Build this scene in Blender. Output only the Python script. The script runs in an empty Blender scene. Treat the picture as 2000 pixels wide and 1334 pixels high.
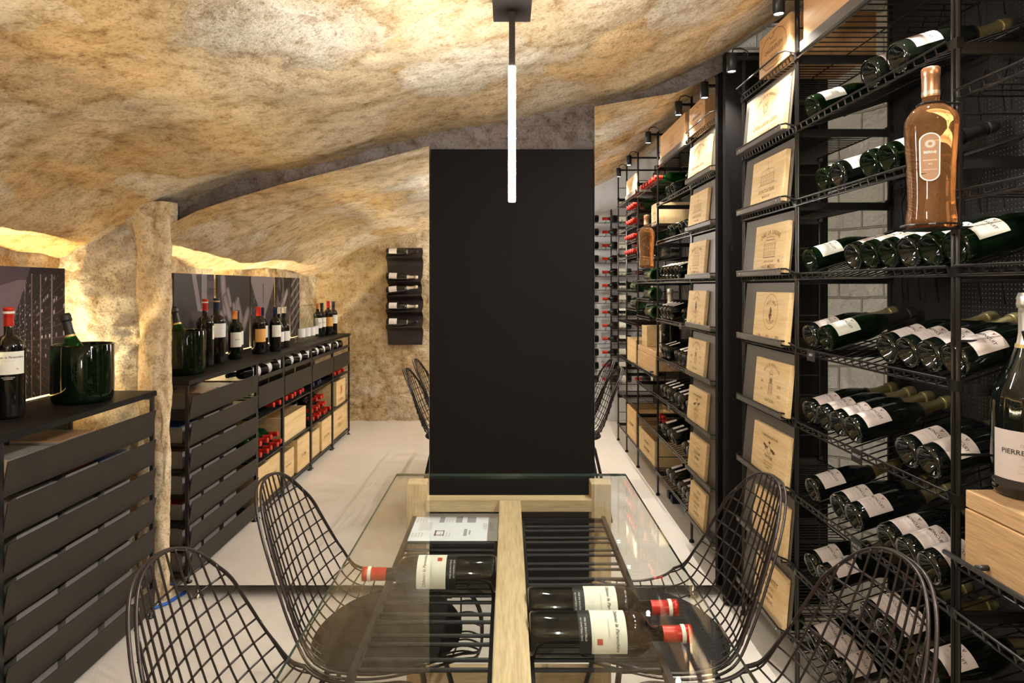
import bpy, bmesh, math, random
from mathutils import Vector, Matrix, noise
random.seed(7)
S = bpy.context.scene
COL = S.collection
PI = math.pi

# ------------------------------------------------------------------ camera
CZ = 1.40
cam = bpy.data.cameras.new('camera'); camo = bpy.data.objects.new('camera', cam); COL.objects.link(camo)
camo.location = (0, 0, CZ); camo.rotation_euler = (PI/2, 0, 0)
cam.sensor_width = 36; cam.lens = 21.6; cam.shift_x = 0.004; cam.shift_y = -0.0535
cam.clip_start = 0.02
S.camera = camo
# ------------------------------------------------------------------ world, exposure
w = bpy.data.worlds.new('world'); S.world = w; w.use_nodes = True
w.node_tree.nodes['Background'].inputs[0].default_value = (1, .9, .78, 1)
w.node_tree.nodes['Background'].inputs[1].default_value = 0.25
S.view_settings.view_transform = 'Standard'; S.view_settings.look = 'None'
S.view_settings.gamma = 1; S.view_settings.use_curve_mapping = False
S.view_settings.exposure = 0.55
PENDANT_E = 275.0      # glowing tube strength
STRIP_E = 370.0        # hidden strip behind the pictures
SPOT_W = 20.0         # each spotlight

# ------------------------------------------------------------------ materials
def newmat(name):
    m = bpy.data.materials.new(name); m.use_nodes = True
    return m, m.node_tree, m.node_tree.nodes['Principled BSDF']
def mat(name, col, rough=.5, metal=0, spec=.5, trans=0, emit=None, es=0, coat=0, nz=0, nscale=60, ior=1.45):
    m, nt, b = newmat(name)
    b.inputs['Base Color'].default_value = (*col, 1)
    b.inputs['Roughness'].default_value = rough; b.inputs['Metallic'].default_value = metal
    b.inputs['Specular IOR Level'].default_value = spec
    b.inputs['Transmission Weight'].default_value = trans; b.inputs['IOR'].default_value = ior
    b.inputs['Coat Weight'].default_value = coat
    if emit: b.inputs['Emission Color'].default_value = (*emit, 1); b.inputs['Emission Strength'].default_value = es
    if nz:
        tc = nt.nodes.new('ShaderNodeTexCoord'); n = nt.nodes.new('ShaderNodeTexNoise'); n.inputs['Scale'].default_value = nscale
        n.inputs['Detail'].default_value = 4
        nt.links.new(tc.outputs['Object'], n.inputs['Vector'])
        mx = nt.nodes.new('ShaderNodeMix'); mx.data_type = 'RGBA'
        mx.inputs[6].default_value = (*[c*(1-nz) for c in col], 1); mx.inputs[7].default_value = (*[min(1, c*(1+nz)) for c in col], 1)
        nt.links.new(n.outputs['Fac'], mx.inputs[0]); nt.links.new(mx.outputs[2], b.inputs['Base Color'])
    return m
def N(nt, t, **kw):
    n = nt.nodes.new(t)
    for k, v in kw.items():
        if k.startswith('_'): setattr(n, k[1:], v)
        else: n.inputs[k.replace('0', ' ')].default_value = v
    return n
def ramp(nt, stops):
    r = nt.nodes.new('ShaderNodeValToRGB'); e = r.color_ramp.elements
    while len(e) < len(stops): e.new(.5)
    for i, (p, c) in enumerate(stops): e[i].position = p; e[i].color = (*c, 1) if len(c) == 3 else c
    return r
def mixc(nt, fac, a, b, mode='MIX'):
    m = nt.nodes.new('ShaderNodeMix'); m.data_type = 'RGBA'; m.blend_type = mode
    for sock, v in ((0, fac), (6, a), (7, b)):
        if hasattr(v, 'links'): nt.links.new(v, m.inputs[sock])
        elif sock == 0: m.inputs[0].default_value = v
        else: m.inputs[sock].default_value = (*v, 1)
    return m.outputs[2]

def stone_mat(name, scale=3.2, squash=(1, 1, 1), pal=None, edge=.06, bump=.5, mortar=(.52, .38, .2)):
    m, nt, b = newmat(name); L = nt.links.new
    tc = N(nt, 'ShaderNodeTexCoord'); mp = N(nt, 'ShaderNodeMapping'); mp.inputs['Scale'].default_value = squash
    L(tc.outputs['Object'], mp.inputs['Vector'])
    nd = N(nt, 'ShaderNodeTexNoise', Scale=3.5, Detail=4.0); L(mp.outputs[0], nd.inputs['Vector'])
    sub = N(nt, 'ShaderNodeVectorMath', _operation='SUBTRACT'); L(nd.outputs['Color'], sub.inputs[0]); sub.inputs[1].default_value = (.5, .5, .5)
    scl = N(nt, 'ShaderNodeVectorMath', _operation='SCALE'); L(sub.outputs[0], scl.inputs[0]); scl.inputs['Scale'].default_value = .38
    ad = N(nt, 'ShaderNodeVectorMath', _operation='ADD'); L(mp.outputs[0], ad.inputs[0]); L(scl.outputs[0], ad.inputs[1])
    vo = N(nt, 'ShaderNodeTexVoronoi', Scale=scale); L(ad.outputs[0], vo.inputs['Vector'])
    ve = N(nt, 'ShaderNodeTexVoronoi', Scale=scale); ve.feature = 'DISTANCE_TO_EDGE'; L(ad.outputs[0], ve.inputs['Vector'])
    sep = N(nt, 'ShaderNodeSeparateColor'); L(vo.outputs['Color'], sep.inputs[0])
    pal = pal or [(0, (.58, .36, .14)), (.2, (.70, .52, .29)), (.45, (.78, .64, .45)), (.6, (.66, .58, .45)), (.8, (.86, .78, .62)), (1, (.72, .44, .16))]
    rp = ramp(nt, pal); L(sep.outputs[0], rp.inputs[0])
    n1 = N(nt, 'ShaderNodeTexNoise', Scale=2.3, Detail=7.0, Roughness=.65); L(tc.outputs['Object'], n1.inputs['Vector'])
    r1 = ramp(nt, [(.36, (0, 0, 0)), (.66, (1, 1, 1))]); L(n1.outputs['Fac'], r1.inputs[0])
    n2 = N(nt, 'ShaderNodeTexNoise', Scale=17.0, Detail=8.0, Roughness=.7); L(tc.outputs['Object'], n2.inputs['Vector'])
    r2 = ramp(nt, [(.3, (.48, .38, .27)), (.42, (.80, .74, .66)), (.52, (1, 1, 1)), (.75, (1.15, 1.13, 1.08))]); L(n2.outputs['Fac'], r2.inputs[0])
    n3 = N(nt, 'ShaderNodeTexNoise', Scale=90.0, Detail=4.0, Roughness=.7); L(tc.outputs['Object'], n3.inputs['Vector'])
    r3 = ramp(nt, [(.3, (.52, .46, .38)), (.48, (1, 1, 1)), (.8, (1.12, 1.12, 1.1))]); L(n3.outputs['Fac'], r3.inputs[0])
    edg = ramp(nt, [(0, (1, 1, 1)), (edge, (.75, .75, .75)), (edge*2.6, (0, 0, 0))]); L(ve.outputs['Distance'], edg.inputs[0])
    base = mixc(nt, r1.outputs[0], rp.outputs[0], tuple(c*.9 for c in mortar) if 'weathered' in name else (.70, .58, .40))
    base = mixc(nt, .42, rp.outputs[0], base)
    mm = N(nt, 'ShaderNodeMath', _operation='MULTIPLY'); L(edg.outputs[0], mm.inputs[0]); mm.inputs[1].default_value = .55
    base = mixc(nt, mm.outputs[0], base, mortar)
    base = mixc(nt, 1, base, r2.outputs[0], 'MULTIPLY'); base = mixc(nt, 1, base, r3.outputs[0], 'MULTIPLY')
    L(base, b.inputs['Base Color']); b.inputs['Roughness'].default_value = .93; b.inputs['Specular IOR Level'].default_value = .2
    # relief
    a1 = N(nt, 'ShaderNodeMath', _operation='MULTIPLY'); L(n2.outputs['Fac'], a1.inputs[0]); a1.inputs[1].default_value = .55
    a2 = N(nt, 'ShaderNodeMath', _operation='MULTIPLY'); L(n3.outputs['Fac'], a2.inputs[0]); a2.inputs[1].default_value = .22
    cl = ramp(nt, [(0, (0, 0, 0)), (edge*3, (.5, .5, .5))]); L(ve.outputs['Distance'], cl.inputs[0])
    s1 = N(nt, 'ShaderNodeMath', _operation='ADD'); L(a1.outputs[0], s1.inputs[0]); L(a2.outputs[0], s1.inputs[1])
    s2 = N(nt, 'ShaderNodeMath', _operation='ADD'); L(s1.outputs[0], s2.inputs[0]); L(cl.outputs[0], s2.inputs[1])
    bp = N(nt, 'ShaderNodeBump', Strength=bump, Distance=.05); L(s2.outputs[0], bp.inputs['Height']); L(bp.outputs[0], b.inputs['Normal'])
    return m

def wood_mat(name, c1, c2, axis=1, scale=1.0, rough=.55, contrast=1.0):
    """straight-grained wood; axis = the local axis the grain runs along"""
    m, nt, b = newmat(name); L = nt.links.new
    tc = N(nt, 'ShaderNodeTexCoord'); oi = N(nt, 'ShaderNodeObjectInfo')
    ad = N(nt, 'ShaderNodeVectorMath', _operation='ADD'); L(tc.outputs['Object'], ad.inputs[0])
    sc = N(nt, 'ShaderNodeVectorMath', _operation='SCALE'); sc.inputs[0].default_value = (3.1, 5.7, 9.3); L(oi.outputs['Random'], sc.inputs['Scale'])
    L(sc.outputs[0], ad.inputs[1])
    mp = N(nt, 'ShaderNodeMapping'); s = [1, 1, 1]; s[axis] = .07; mp.inputs['Scale'].default_value = s; L(ad.outputs[0], mp.inputs['Vector'])
    n1 = N(nt, 'ShaderNodeTexNoise', Scale=38*scale, Detail=5.0, Roughness=.6, Distortion=.6); L(mp.outputs[0], n1.inputs['Vector'])
    n2 = N(nt, 'ShaderNodeTexNoise', Scale=260*scale, Detail=3.0); L(mp.outputs[0], n2.inputs['Vector'])
    r1 = ramp(nt, [(.3, c1), (.7, c2)]); L(n1.outputs['Fac'], r1.inputs[0])
    r2 = ramp(nt, [(.25, (1-.3*contrast,)*3), (.6, (1, 1, 1))]); L(n2.outputs['Fac'], r2.inputs[0])
    L(mixc(nt, 1, r1.outputs[0], r2.outputs[0], 'MULTIPLY'), b.inputs['Base Color'])
    b.inputs['Roughness'].default_value = rough
    bp = N(nt, 'ShaderNodeBump', Strength=.15, Distance=.001); L(n2.outputs['Fac'], bp.inputs['Height']); L(bp.outputs[0], b.inputs['Normal'])
    return m

def thin_glass(name, tint=(.95, .985, .965), ior=1.5):
    m = bpy.data.materials.new(name); m.use_nodes = True; nt = m.node_tree; nt.nodes.clear(); L = nt.links.new
    o = N(nt, 'ShaderNodeOutputMaterial'); f = N(nt, 'ShaderNodeFresnel'); ge = N(nt, 'ShaderNodeNewGeometry')
    io = N(nt, 'ShaderNodeMath', _operation='MULTIPLY_ADD'); L(ge.outputs['Backfacing'], io.inputs[0]); io.inputs[1].default_value = 1/ior-ior; io.inputs[2].default_value = ior; L(io.outputs[0], f.inputs['IOR'])
    t = N(nt, 'ShaderNodeBsdfTransparent'); t.inputs[0].default_value = (*tint, 1)
    g = N(nt, 'ShaderNodeBsdfGlossy'); g.inputs['Roughness'].default_value = .002; g.inputs[0].default_value = (1, 1, 1, 1)
    x = N(nt, 'ShaderNodeMixShader'); L(f.outputs[0], x.inputs[0]); L(t.outputs[0], x.inputs[1]); L(g.outputs[0], x.inputs[2]); L(x.outputs[0], o.inputs[0])
    return m

def brick_mat(name):
    m, nt, b = newmat(name); L = nt.links.new
    tc = N(nt, 'ShaderNodeTexCoord'); sx = N(nt, 'ShaderNodeSeparateXYZ'); cx = N(nt, 'ShaderNodeCombineXYZ')
    n = N(nt, 'ShaderNodeTexNoise', Scale=4.0, Detail=3.0); L(tc.outputs['Object'], n.inputs['Vector'])
    L(tc.outputs['Object'], sx.inputs[0])
    ad = N(nt, 'ShaderNodeMath', _operation='MULTIPLY_ADD'); L(n.outputs['Fac'], ad.inputs[0]); ad.inputs[1].default_value = .03; L(sx.outputs[2], ad.inputs[2])
    sb = N(nt, 'ShaderNodeMath', _operation='SUBTRACT'); L(sx.outputs[1], sb.inputs[0]); L(sx.outputs[0], sb.inputs[1]); L(sb.outputs[0], cx.inputs[0]); L(ad.outputs[0], cx.inputs[1])
    br = N(nt, 'ShaderNodeTexBrick'); br.inputs['Scale'].default_value = 1; br.inputs['Brick Width'].default_value = .26; br.inputs['Row Height'].default_value = .105
    br.inputs['Mortar Size'].default_value = .006; br.inputs['Mortar Smooth'].default_value = .5
    br.inputs['Color1'].default_value = (.86, .83, .76, 1); br.inputs['Color2'].default_value = (.78, .75, .68, 1); br.inputs['Mortar'].default_value = (.52, .49, .43, 1)
    L(cx.outputs[0], br.inputs['Vector']); L(br.outputs['Color'], b.inputs['Base Color']); b.inputs['Roughness'].default_value = .75
    n2 = N(nt, 'ShaderNodeTexNoise', Scale=30.0, Detail=5.0); L(tc.outputs['Object'], n2.inputs['Vector'])
    mu = N(nt, 'ShaderNodeMath', _operation='MULTIPLY_ADD'); L(br.outputs['Fac'], mu.inputs[0]); mu.inputs[1].default_value = -1.2; L(n2.outputs['Fac'], mu.inputs[2])
    bp = N(nt, 'ShaderNodeBump', Strength=1.0, Distance=.02); L(mu.outputs[0], bp.inputs['Height']); L(bp.outputs[0], b.inputs['Normal'])
    return m

def perforated_mat(name):
    m = bpy.data.materials.new(name); m.use_nodes = True; nt = m.node_tree; L = nt.links.new
    b = nt.nodes['Principled BSDF']; out = [n for n in nt.nodes if n.type == 'OUTPUT_MATERIAL'][0]
    b.inputs['Base Color'].default_value = (.012, .011, .010, 1); b.inputs['Roughness'].default_value = .5
    tc = N(nt, 'ShaderNodeTexCoord'); sx = N(nt, 'ShaderNodeSeparateXYZ'); L(tc.outputs['Object'], sx.inputs[0])
    ds = []
    for k in (1, 2):
        d = N(nt, 'ShaderNodeMath', _operation='DIVIDE'); L(sx.outputs[k], d.inputs[0]); d.inputs[1].default_value = .0125
        f = N(nt, 'ShaderNodeMath', _operation='FRACT'); L(d.outputs[0], f.inputs[0])
        s = N(nt, 'ShaderNodeMath', _operation='SUBTRACT'); L(f.outputs[0], s.inputs[0]); s.inputs[1].default_value = .5
        p = N(nt, 'ShaderNodeMath', _operation='MULTIPLY'); L(s.outputs[0], p.inputs[0]); L(s.outputs[0], p.inputs[1]); ds.append(p)
    a = N(nt, 'ShaderNodeMath', _operation='ADD'); L(ds[0].outputs[0], a.inputs[0]); L(ds[1].outputs[0], a.inputs[1])
    lt = N(nt, 'ShaderNodeMath', _operation='LESS_THAN'); L(a.outputs[0], lt.inputs[0]); lt.inputs[1].default_value = .035
    t = N(nt, 'ShaderNodeBsdfTransparent'); x = N(nt, 'ShaderNodeMixShader')
    L(lt.outputs[0], x.inputs[0]); L(b.outputs[0], x.inputs[1]); L(t.outputs[0], x.inputs[2]); L(x.outputs[0], out.inputs[0])
    return m

def attr_mat(name, rough=.45):
    m, nt, b = newmat(name); a = N(nt, 'ShaderNodeAttribute'); a.attribute_name = 'Col'
    nt.links.new(a.outputs['Color'], b.inputs['Base Color']); b.inputs['Roughness'].default_value = rough; b.inputs['Specular IOR Level'].default_value = .22
    return m

def floor_mat():
    m, nt, b = newmat('floor_concrete'); L = nt.links.new
    tc = N(nt, 'ShaderNodeTexCoord')
    n = N(nt, 'ShaderNodeTexNoise', Scale=1.6, Detail=6.0, Roughness=.6); L(tc.outputs['Object'], n.inputs['Vector'])
    n2 = N(nt, 'ShaderNodeTexNoise', Scale=160.0, Detail=3.0); L(tc.outputs['Object'], n2.inputs['Vector'])
    r = ramp(nt, [(.3, (.66, .60, .51)), (.7, (.75, .69, .60))]); L(n.outputs['Fac'], r.inputs[0])
    r2 = ramp(nt, [(.3, (.9, .9, .9)), (.6, (1, 1, 1))]); L(n2.outputs['Fac'], r2.inputs[0])
    L(mixc(nt, 1, r.outputs[0], r2.outputs[0], 'MULTIPLY'), b.inputs['Base Color']); b.inputs['Roughness'].default_value = .5
    bp = N(nt, 'ShaderNodeBump', Strength=.2, Distance=.002); L(n2.outputs['Fac'], bp.inputs['Height']); L(bp.outputs[0], b.inputs['Normal'])
    return m

M = dict(
    vault=stone_mat('vault_stone', 2.4, (1, .8, 1), bump=.6),
    stone=stone_mat('wall_stone', 2.6, (1, 1, 1.5), edge=.09, bump=.9),
    backstone=stone_mat('rubble_stone', 3.2, (1, 1, 2.1), edge=.13, bump=.9, mortar=(.58, .43, .23),
                        pal=[(0, (.66, .55, .37)), (.4, (.82, .74, .58)), (.7, (.60, .44, .22)), (1, (.76, .66, .48))]),
    plaster=stone_mat('pier_stone', 2.5, (1, 1, .8), edge=.03, bump=.4, pal=[(0, (.74, .58, .36)), (.5, (.78, .66, .46)), (1, (.72, .56, .34))]),
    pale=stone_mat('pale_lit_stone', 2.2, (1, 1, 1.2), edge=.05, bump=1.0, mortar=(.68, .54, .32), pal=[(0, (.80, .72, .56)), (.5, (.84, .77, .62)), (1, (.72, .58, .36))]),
    darkstone=stone_mat('dark_weathered_stone', 3.0, (1, 1, 1.4), edge=.08, bump=.8, mortar=(.22, .17, .14), pal=[(0, (.24, .19, .16)), (.5, (.36, .31, .28)), (1, (.28, .23, .19))]),
    oakwarm=wood_mat('warm_oak', (.58, .35, .15), (.74, .49, .25), 1),
    floor=floor_mat(), brick=brick_mat('white_brick'),
    paint=mat('pale_paint', (.62, .62, .61), .8, nz=.12, nscale=9),
    blackpanel=mat('black_cloth', (.0085, .0068, .006), .85, spec=.12, nz=.2, nscale=200),
    blackmetal=mat('black_metal', (.014, .013, .012), .38, nz=.15),
    rackwire=mat('rack_wire', (.035, .031, .028), .28, metal=.75, nz=.1),
    chairwire=mat('chair_wire', (.035, .026, .022), .3, metal=.35, nz=.1),
    counter=mat('black_board', (.006, .005, .004), .5, spec=.28, nz=.2, nscale=120),
    slat=mat('slat_metal', (.024, .019, .0135), .5, spec=.35, nz=.08, nscale=200),
    greypanel=mat('grey_sheet', (.125, .11, .088), .5, metal=.3, nz=.06, nscale=90),
    perf=perforated_mat('perforated_sheet'),
    mirror=mat('mirror_silver', (.93, .92, .90), 0.0, metal=1),
    mirroredge=mat('mirror_edge', (.55, .53, .45), .3, nz=.05),
    glass=thin_glass('table_glass', (.95, .968, .95)), glassedge=mat('glass_edge', (.03, .05, .04), .12, nz=.1),
    clear=thin_glass('clear_glass', (.92, .95, .94), 1.6),
    oak=wood_mat('oak', (.56, .40, .21), (.72, .55, .32), 1), oakx=wood_mat('oak_cross', (.56, .40, .21), (.70, .53, .31), 0), oakz=wood_mat('oak_up', (.54, .39, .20), (.70, .53, .31), 2),
    pine=wood_mat('pine', (.70, .46, .19), (.84, .62, .33), 1, .6, .7, .5), pineD=wood_mat('warm_pine', (.55, .29, .11), (.70, .42, .19), 1, .6, .55, .5),
    ink=mat('burnt_ink', (.17, .075, .025), .8, nz=.25, nscale=300),
    darkink=mat('dark_ink', (.03, .025, .02), .7, nz=.1), redink=mat('red_ink', (.5, .06, .03), .7, nz=.1), goldink=mat('gold_ink', (.62, .45, .18), .4, metal=.5, nz=.1),
    chalk=mat('chalk', (.7, .7, .68), .9, nz=.2),
    darkglass=mat('dark_bottle_glass', (.004, .006, .004), .045, spec=.75, nz=.1, coat=.3),
    redwine=mat('wine_bottle_glass', (.006, .005, .004), .06, spec=.6, nz=.1, coat=.2),
    greenglass=mat('green_bottle_glass', (.012, .12, .018), .02, trans=.8, nz=.05, ior=1.3),
    olive=mat('olive_bottle_glass', (.0025, .008, .0025), .04, trans=.15, nz=.1, ior=1.4),
    midgreen=mat('deep_green_glass', (.006, .04, .008), .03, trans=.6, nz=.05, ior=1.35), stemglass=thin_glass('stemware_glass', (.96, .97, .97), 1.75),
    rose=mat('rose_wine', (.90, .44, .17), .03, trans=.92, ior=1.18, nz=.03, coat=.6),
    copper=mat('copper_foil', (.80, .42, .22), .28, metal=.85, nz=.1),
    silverfoil=mat('silver_foil', (.75, .70, .58), .32, metal=.8, nz=.1), goldfoil=mat('olive_gold_foil', (.42, .36, .16), .35, metal=.7, nz=.15),
    blackfoil=mat('black_foil', (.02, .016, .013), .4, nz=.2), redcap=mat('red_capsule', (.52, .025, .012), .3, metal=.15, nz=.1),
    bluecap=mat('blue_capsule', (.006, .012, .04), .3, nz=.1), orangecap=mat('orange_capsule', (.62, .22, .05), .35, nz=.1),
    cream=mat('cream_label', (.80, .77, .64), .7, nz=.03), white=mat('white_label', (.78, .74, .70), .7, nz=.03), pink=mat('champagne_label', (.70, .60, .53), .65, nz=.04),
    orange=mat('orange_label', (.72, .36, .08), .7, nz=.05), paper=mat('paper', (.80, .81, .84), .7, nz=.02), greyp=mat('grey_print', (.35, .34, .36), .8, nz=.1),
    mag1=mat('white_magazine', (.26, .235, .21), .5, nz=.1), mag2=mat('blue_magazine', (.04, .11, .38), .4, nz=.1), mag3=mat('red_magazine', (.5, .03, .02), .4, nz=.1), mag4=mat('brown_magazine', (.33, .17, .08), .5, nz=.1),
    fabric=mat('black_fabric', (.018, .016, .015), .95, spec=.2, nz=.3, nscale=600),
    felt=mat('wavy_black_steel', (.020, .013, .011), .6, nz=.2), chrome=mat('chrome', (.75, .73, .68), .12, metal=1, nz=.03),
    bronze=mat('dark_bronze', (.05, .038, .03), .4, metal=.4, nz=.1),
    tube=mat('light_tube', (1, 1, 1), .5, emit=(.96, .97, 1), es=PENDANT_E), strip=mat('light_strip', (1, 1, 1), .5, emit=(1, .80, .47), es=STRIP_E),
    rack_fill=mat('rack_fill_strip', (1, 1, 1), .5, emit=(1, .9, .76), es=45),
    edge_fill=mat('edge_fill_strip', (1, 1, 1), .5, emit=(1, .84, .58), es=14),
    fill_tube=mat('rear_light_tube', (1, 1, 1), .5, emit=(1, .97, .94), es=PENDANT_E*1.7),
    lens=mat('spot_lens', (1, 1, 1), .5, emit=(1, .95, .88), es=60), blue=mat('blue_plastic', (.02, .10, .45), .4, nz=.1),
    photo=attr_mat('photo_print'),
)

# ------------------------------------------------------------------ mesh helpers
class MB:
    def __init__(s): s.v = []; s.f = []
    def add(s, vs, fs):
        o = len(s.v); s.v += [tuple(v) for v in vs]; s.f += [tuple(i+o for i in f) for f in fs]; return s
    def box(s, x0, x1, y0, y1, z0, z1):
        vs = [(x, y, z) for z in (z0, z1) for y in (y0, y1) for x in (x0, x1)]
        return s.add(vs, [(0, 2, 3, 1), (4, 5, 7, 6), (0, 1, 5, 4), (2, 6, 7, 3), (0, 4, 6, 2), (1, 3, 7, 5)])
    def tube(s, pts, r, n=6, closed=False, cap=True):
        P = [Vector(p) for p in pts]; k = len(P); ring = []; vs = []; fs = []
        up = None
        for i in range(k):
            a = P[i-1] if (i or closed) else P[i]; b = P[(i+1) % k] if (i < k-1 or closed) else P[i]
            t = (b-a); t = t.normalized() if t.length > 1e-9 else Vector((0, 0, 1))
            if up is None: up = Vector((0, 0, 1)) if abs(t.z) < .9 else Vector((1, 0, 0))
            u = up - t*up.dot(t); u = u.normalized() if u.length > 1e-6 else t.orthogonal().normalized(); up = u; w = t.cross(u)
            for j in range(n):
                an = 2*PI*j/n; vs.append(P[i]+r*(math.cos(an)*u+math.sin(an)*w))
        for i in range(k if closed else k-1):
            for j in range(n):
                a = i*n+j; b = i*n+(j+1) % n; c = ((i+1) % k)*n+(j+1) % n; d = ((i+1) % k)*n+j
                fs.append((a, d, c, b))
        if cap and not closed: fs += [tuple(range(n)), tuple(reversed(range((k-1)*n, k*n)))]
        return s.add(vs, fs)
    def lathe(s, prof, n=24, c=(0, 0, 0), shape=None):
        vs = []; fs = []
        for (r, z) in prof:
            for j in range(n):
                a = 2*PI*j/n; q = shape(a, z) if shape else 1
                vs.append((c[0]+r*q*math.cos(a), c[1]+r*q*math.sin(a), c[2]+z))
        for i in range(len(prof)-1):
            for j in range(n):
                fs.append((i*n+j, i*n+(j+1) % n, (i+1)*n+(j+1) % n, (i+1)*n+j))
        return s.add(vs, fs)
    def prism(s, poly, a, b, axis=1):
        """polygon of (p, q) extruded along axis from a to b"""
        n = len(poly)
        def P(p, q, t): return (t, p, q) if axis == 0 else (p, t, q) if axis == 1 else (p, q, t)
        vs = [P(p, q, a) for p, q in poly]+[P(p, q, b) for p, q in poly]
        return s.add(vs, [tuple(range(n)), tuple(reversed(range(n, 2*n)))]+[(i, i+n, (i+1) % n+n, (i+1) % n) for i in range(n)])
    def mesh(s, name, m, smooth=False, bevel=0):
        me = bpy.data.meshes.new(name); me.from_pydata(s.v, [], s.f); me.update()
        bm = bmesh.new(); bm.from_mesh(me)
        bmesh.ops.recalc_face_normals(bm, faces=bm.faces)
        if bevel: bmesh.ops.bevel(bm, geom=bm.edges[:], offset=bevel, segments=2, affect='EDGES', clamp_overlap=True)
        bm.to_mesh(me); bm.free()
        for mm in (m if isinstance(m, list) else [m]): me.materials.append(mm)
        if smooth:
            for p in me.polygons: p.use_smooth = True
        return me
    def obj(s, name, m, parent=None, smooth=False, bevel=0, loc=None):
        return link(name, s.mesh(name, m, smooth, bevel), parent, loc)
def link(name, me, parent=None, loc=None):
    o = bpy.data.objects.new(name, me); COL.objects.link(o)
    if parent: o.parent = parent
    if loc: o.location = loc
    return o
def tag(o, label=None, cat=None, group=None, kind=None):
    if label: o['label'] = label
    if cat: o['category'] = cat
    if group: o['group'] = group
    if kind: o['kind'] = kind
    return o
def thing(name, label, cat, loc=(0, 0, 0), group=None, rz=0):
    o = bpy.data.objects.new(name, None); COL.objects.link(o); o.location = loc; o.rotation_euler = (0, 0, rz); o.empty_display_size = .05
    return tag(o, label, cat, group)
def struct(name, mb, m, smooth=False, parent=None):
    o = mb.obj(name, m, parent, smooth); o['kind'] = 'structure'; return o
def box(x0, x1, y0, y1, z0, z1): return MB().box(x0, x1, y0, y1, z0, z1)
KIDS = {}
def kids(o): return [c for c in bpy.data.objects if c.parent == o]
def copy_tree(o, label=None, group=None):
    ch = KIDS.get(o.name)
    if ch is None:
        ch = KIDS[o.name] = [(c, [g for g in bpy.data.objects if g.parent == c]) for c in kids(o)]
    r = o.copy(); COL.objects.link(r)
    for c, gs in ch:
        d = c.copy(); COL.objects.link(d); d.parent = r
        for g in gs:
            e = g.copy(); COL.objects.link(e); e.parent = d
    if label: r['label'] = label
    if group: r['group'] = group
    return r
def orient(o, pos, axis, face):
    """stand local Z along axis and turn local -Y (the label side) towards face"""
    z = Vector(axis).normalized(); f = Vector(face); f = (f - z*f.dot(z)).normalized(); y = -f; x = y.cross(z)
    m = Matrix(((x.x, y.x, z.x), (x.y, y.y, z.y), (x.z, y.z, z.z))).to_4x4(); m.translation = Vector(pos)
    o.matrix_basis = m

# ---- lettering: text turned to plain mesh data
TC = {}
def text_data(t, size=.02, shear=0, bold=0):
    key = (t, shear, bold)
    if key not in TC:
        c = bpy.data.curves.new('t', 'FONT'); c.body = t; c.size = 1; c.shear = shear; c.align_x = 'CENTER'; c.align_y = 'CENTER'; c.resolution_u = 2; c.offset = bold
        o = bpy.data.objects.new('t', c); COL.objects.link(o)
        dg = bpy.context.evaluated_depsgraph_get(); dg.update(); me = o.evaluated_get(dg).to_mesh()
        TC[key] = ([tuple(v.co) for v in me.vertices], [tuple(p.vertices) for p in me.polygons])
        bpy.data.objects.remove(o); bpy.data.curves.remove(c)
    v, f = TC[key]; return [(a[0]*size, a[1]*size) for a in v], f
def flat_text(mb, t, size, cx, cy, place, shear=0, bold=0, sx=1.0, arc=0):
    """place(u, v) -> point; arc = radius: text bent over a circle (positive arches up)"""
    if not arc:
        v, f = text_data(t, size, shear, bold); mb.add([place(cx+a*sx, cy+b) for a, b in v], f); return
    n = len(t); adv = size*.66*sx
    for i, ch in enumerate(t):
        if ch == ' ': continue
        s = (i-(n-1)/2)*adv; an = s/abs(arc); v, f = text_data(ch, size, 0, bold)
        sg = 1 if arc > 0 else -1
        ox = cx+abs(arc)*math.sin(an); oy = cy+sg*abs(arc)*(math.cos(an)-1); ca, sa = math.cos(-sg*an), math.sin(-sg*an)
        mb.add([place(ox+a*sx*ca-b*sa, oy+a*sx*sa+b*ca) for a, b in v], f)
def cylmap(r, z0=0): return lambda u, v: (r*math.cos(u/r-PI/2), r*math.sin(u/r-PI/2), z0+v)
def patch(r, z0, z1, half, n=14, cut=0):
    mb = MB(); vs = []
    for i in range(n+1):
        a = -PI/2-half+2*half*i/n
        for z in (z0, z1): vs.append((r*math.cos(a), r*math.sin(a), z))
    mb.add(vs, [(2*i, 2*i+2, 2*i+3, 2*i+1) for i in range(n)])
    return mb

# ------------------------------------------------------------------ room shell
D = 2.754                     # mirror plane
WALL_Y = 2.90; BACK_Y = -.90; LX = -2.02; RX = 1.66
prof = [(-2.4, 1.44), (-2.02, 1.515), (-1.92, 1.54), (-1.76, 1.60), (-1.588, 1.722), (-1.473, 1.775), (-1.359, 1.826), (-1.129, 1.893), (-.90, 1.946), (-.67, 2.004), (-.349, 2.084), (.018, 2.158), (.386, 2.226), (.707, 2.33), (1.005, 2.456), (1.21, 2.60), (1.6, 2.86), (1.9, 3.0)]
prof = [(x*1.045, 1.4+(h-1.4)*1.045) for x, h in prof]
def vault_h(x):
    for i in range(len(prof)-1):
        if prof[i][0] <= x <= prof[i+1][0]:
            p0 = prof[max(i-1, 0)]; p1 = prof[i]; p2 = prof[i+1]; p3 = prof[min(i+2, len(prof)-1)]
            t = (x-p1[0])/(p2[0]-p1[0])
            m1 = (p2[1]-p0[1])/(p2[0]-p0[0])*(p2[0]-p1[0]); m2 = (p3[1]-p1[1])/(p3[0]-p1[0])*(p2[0]-p1[0])
            return (2*t**3-3*t*t+1)*p1[1]+(t**3-2*t*t+t)*m1+(-2*t**3+3*t*t)*p2[1]+(t**3-t*t)*m2
    return prof[0][1] if x < prof[0][0] else prof[-1][1]
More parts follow.
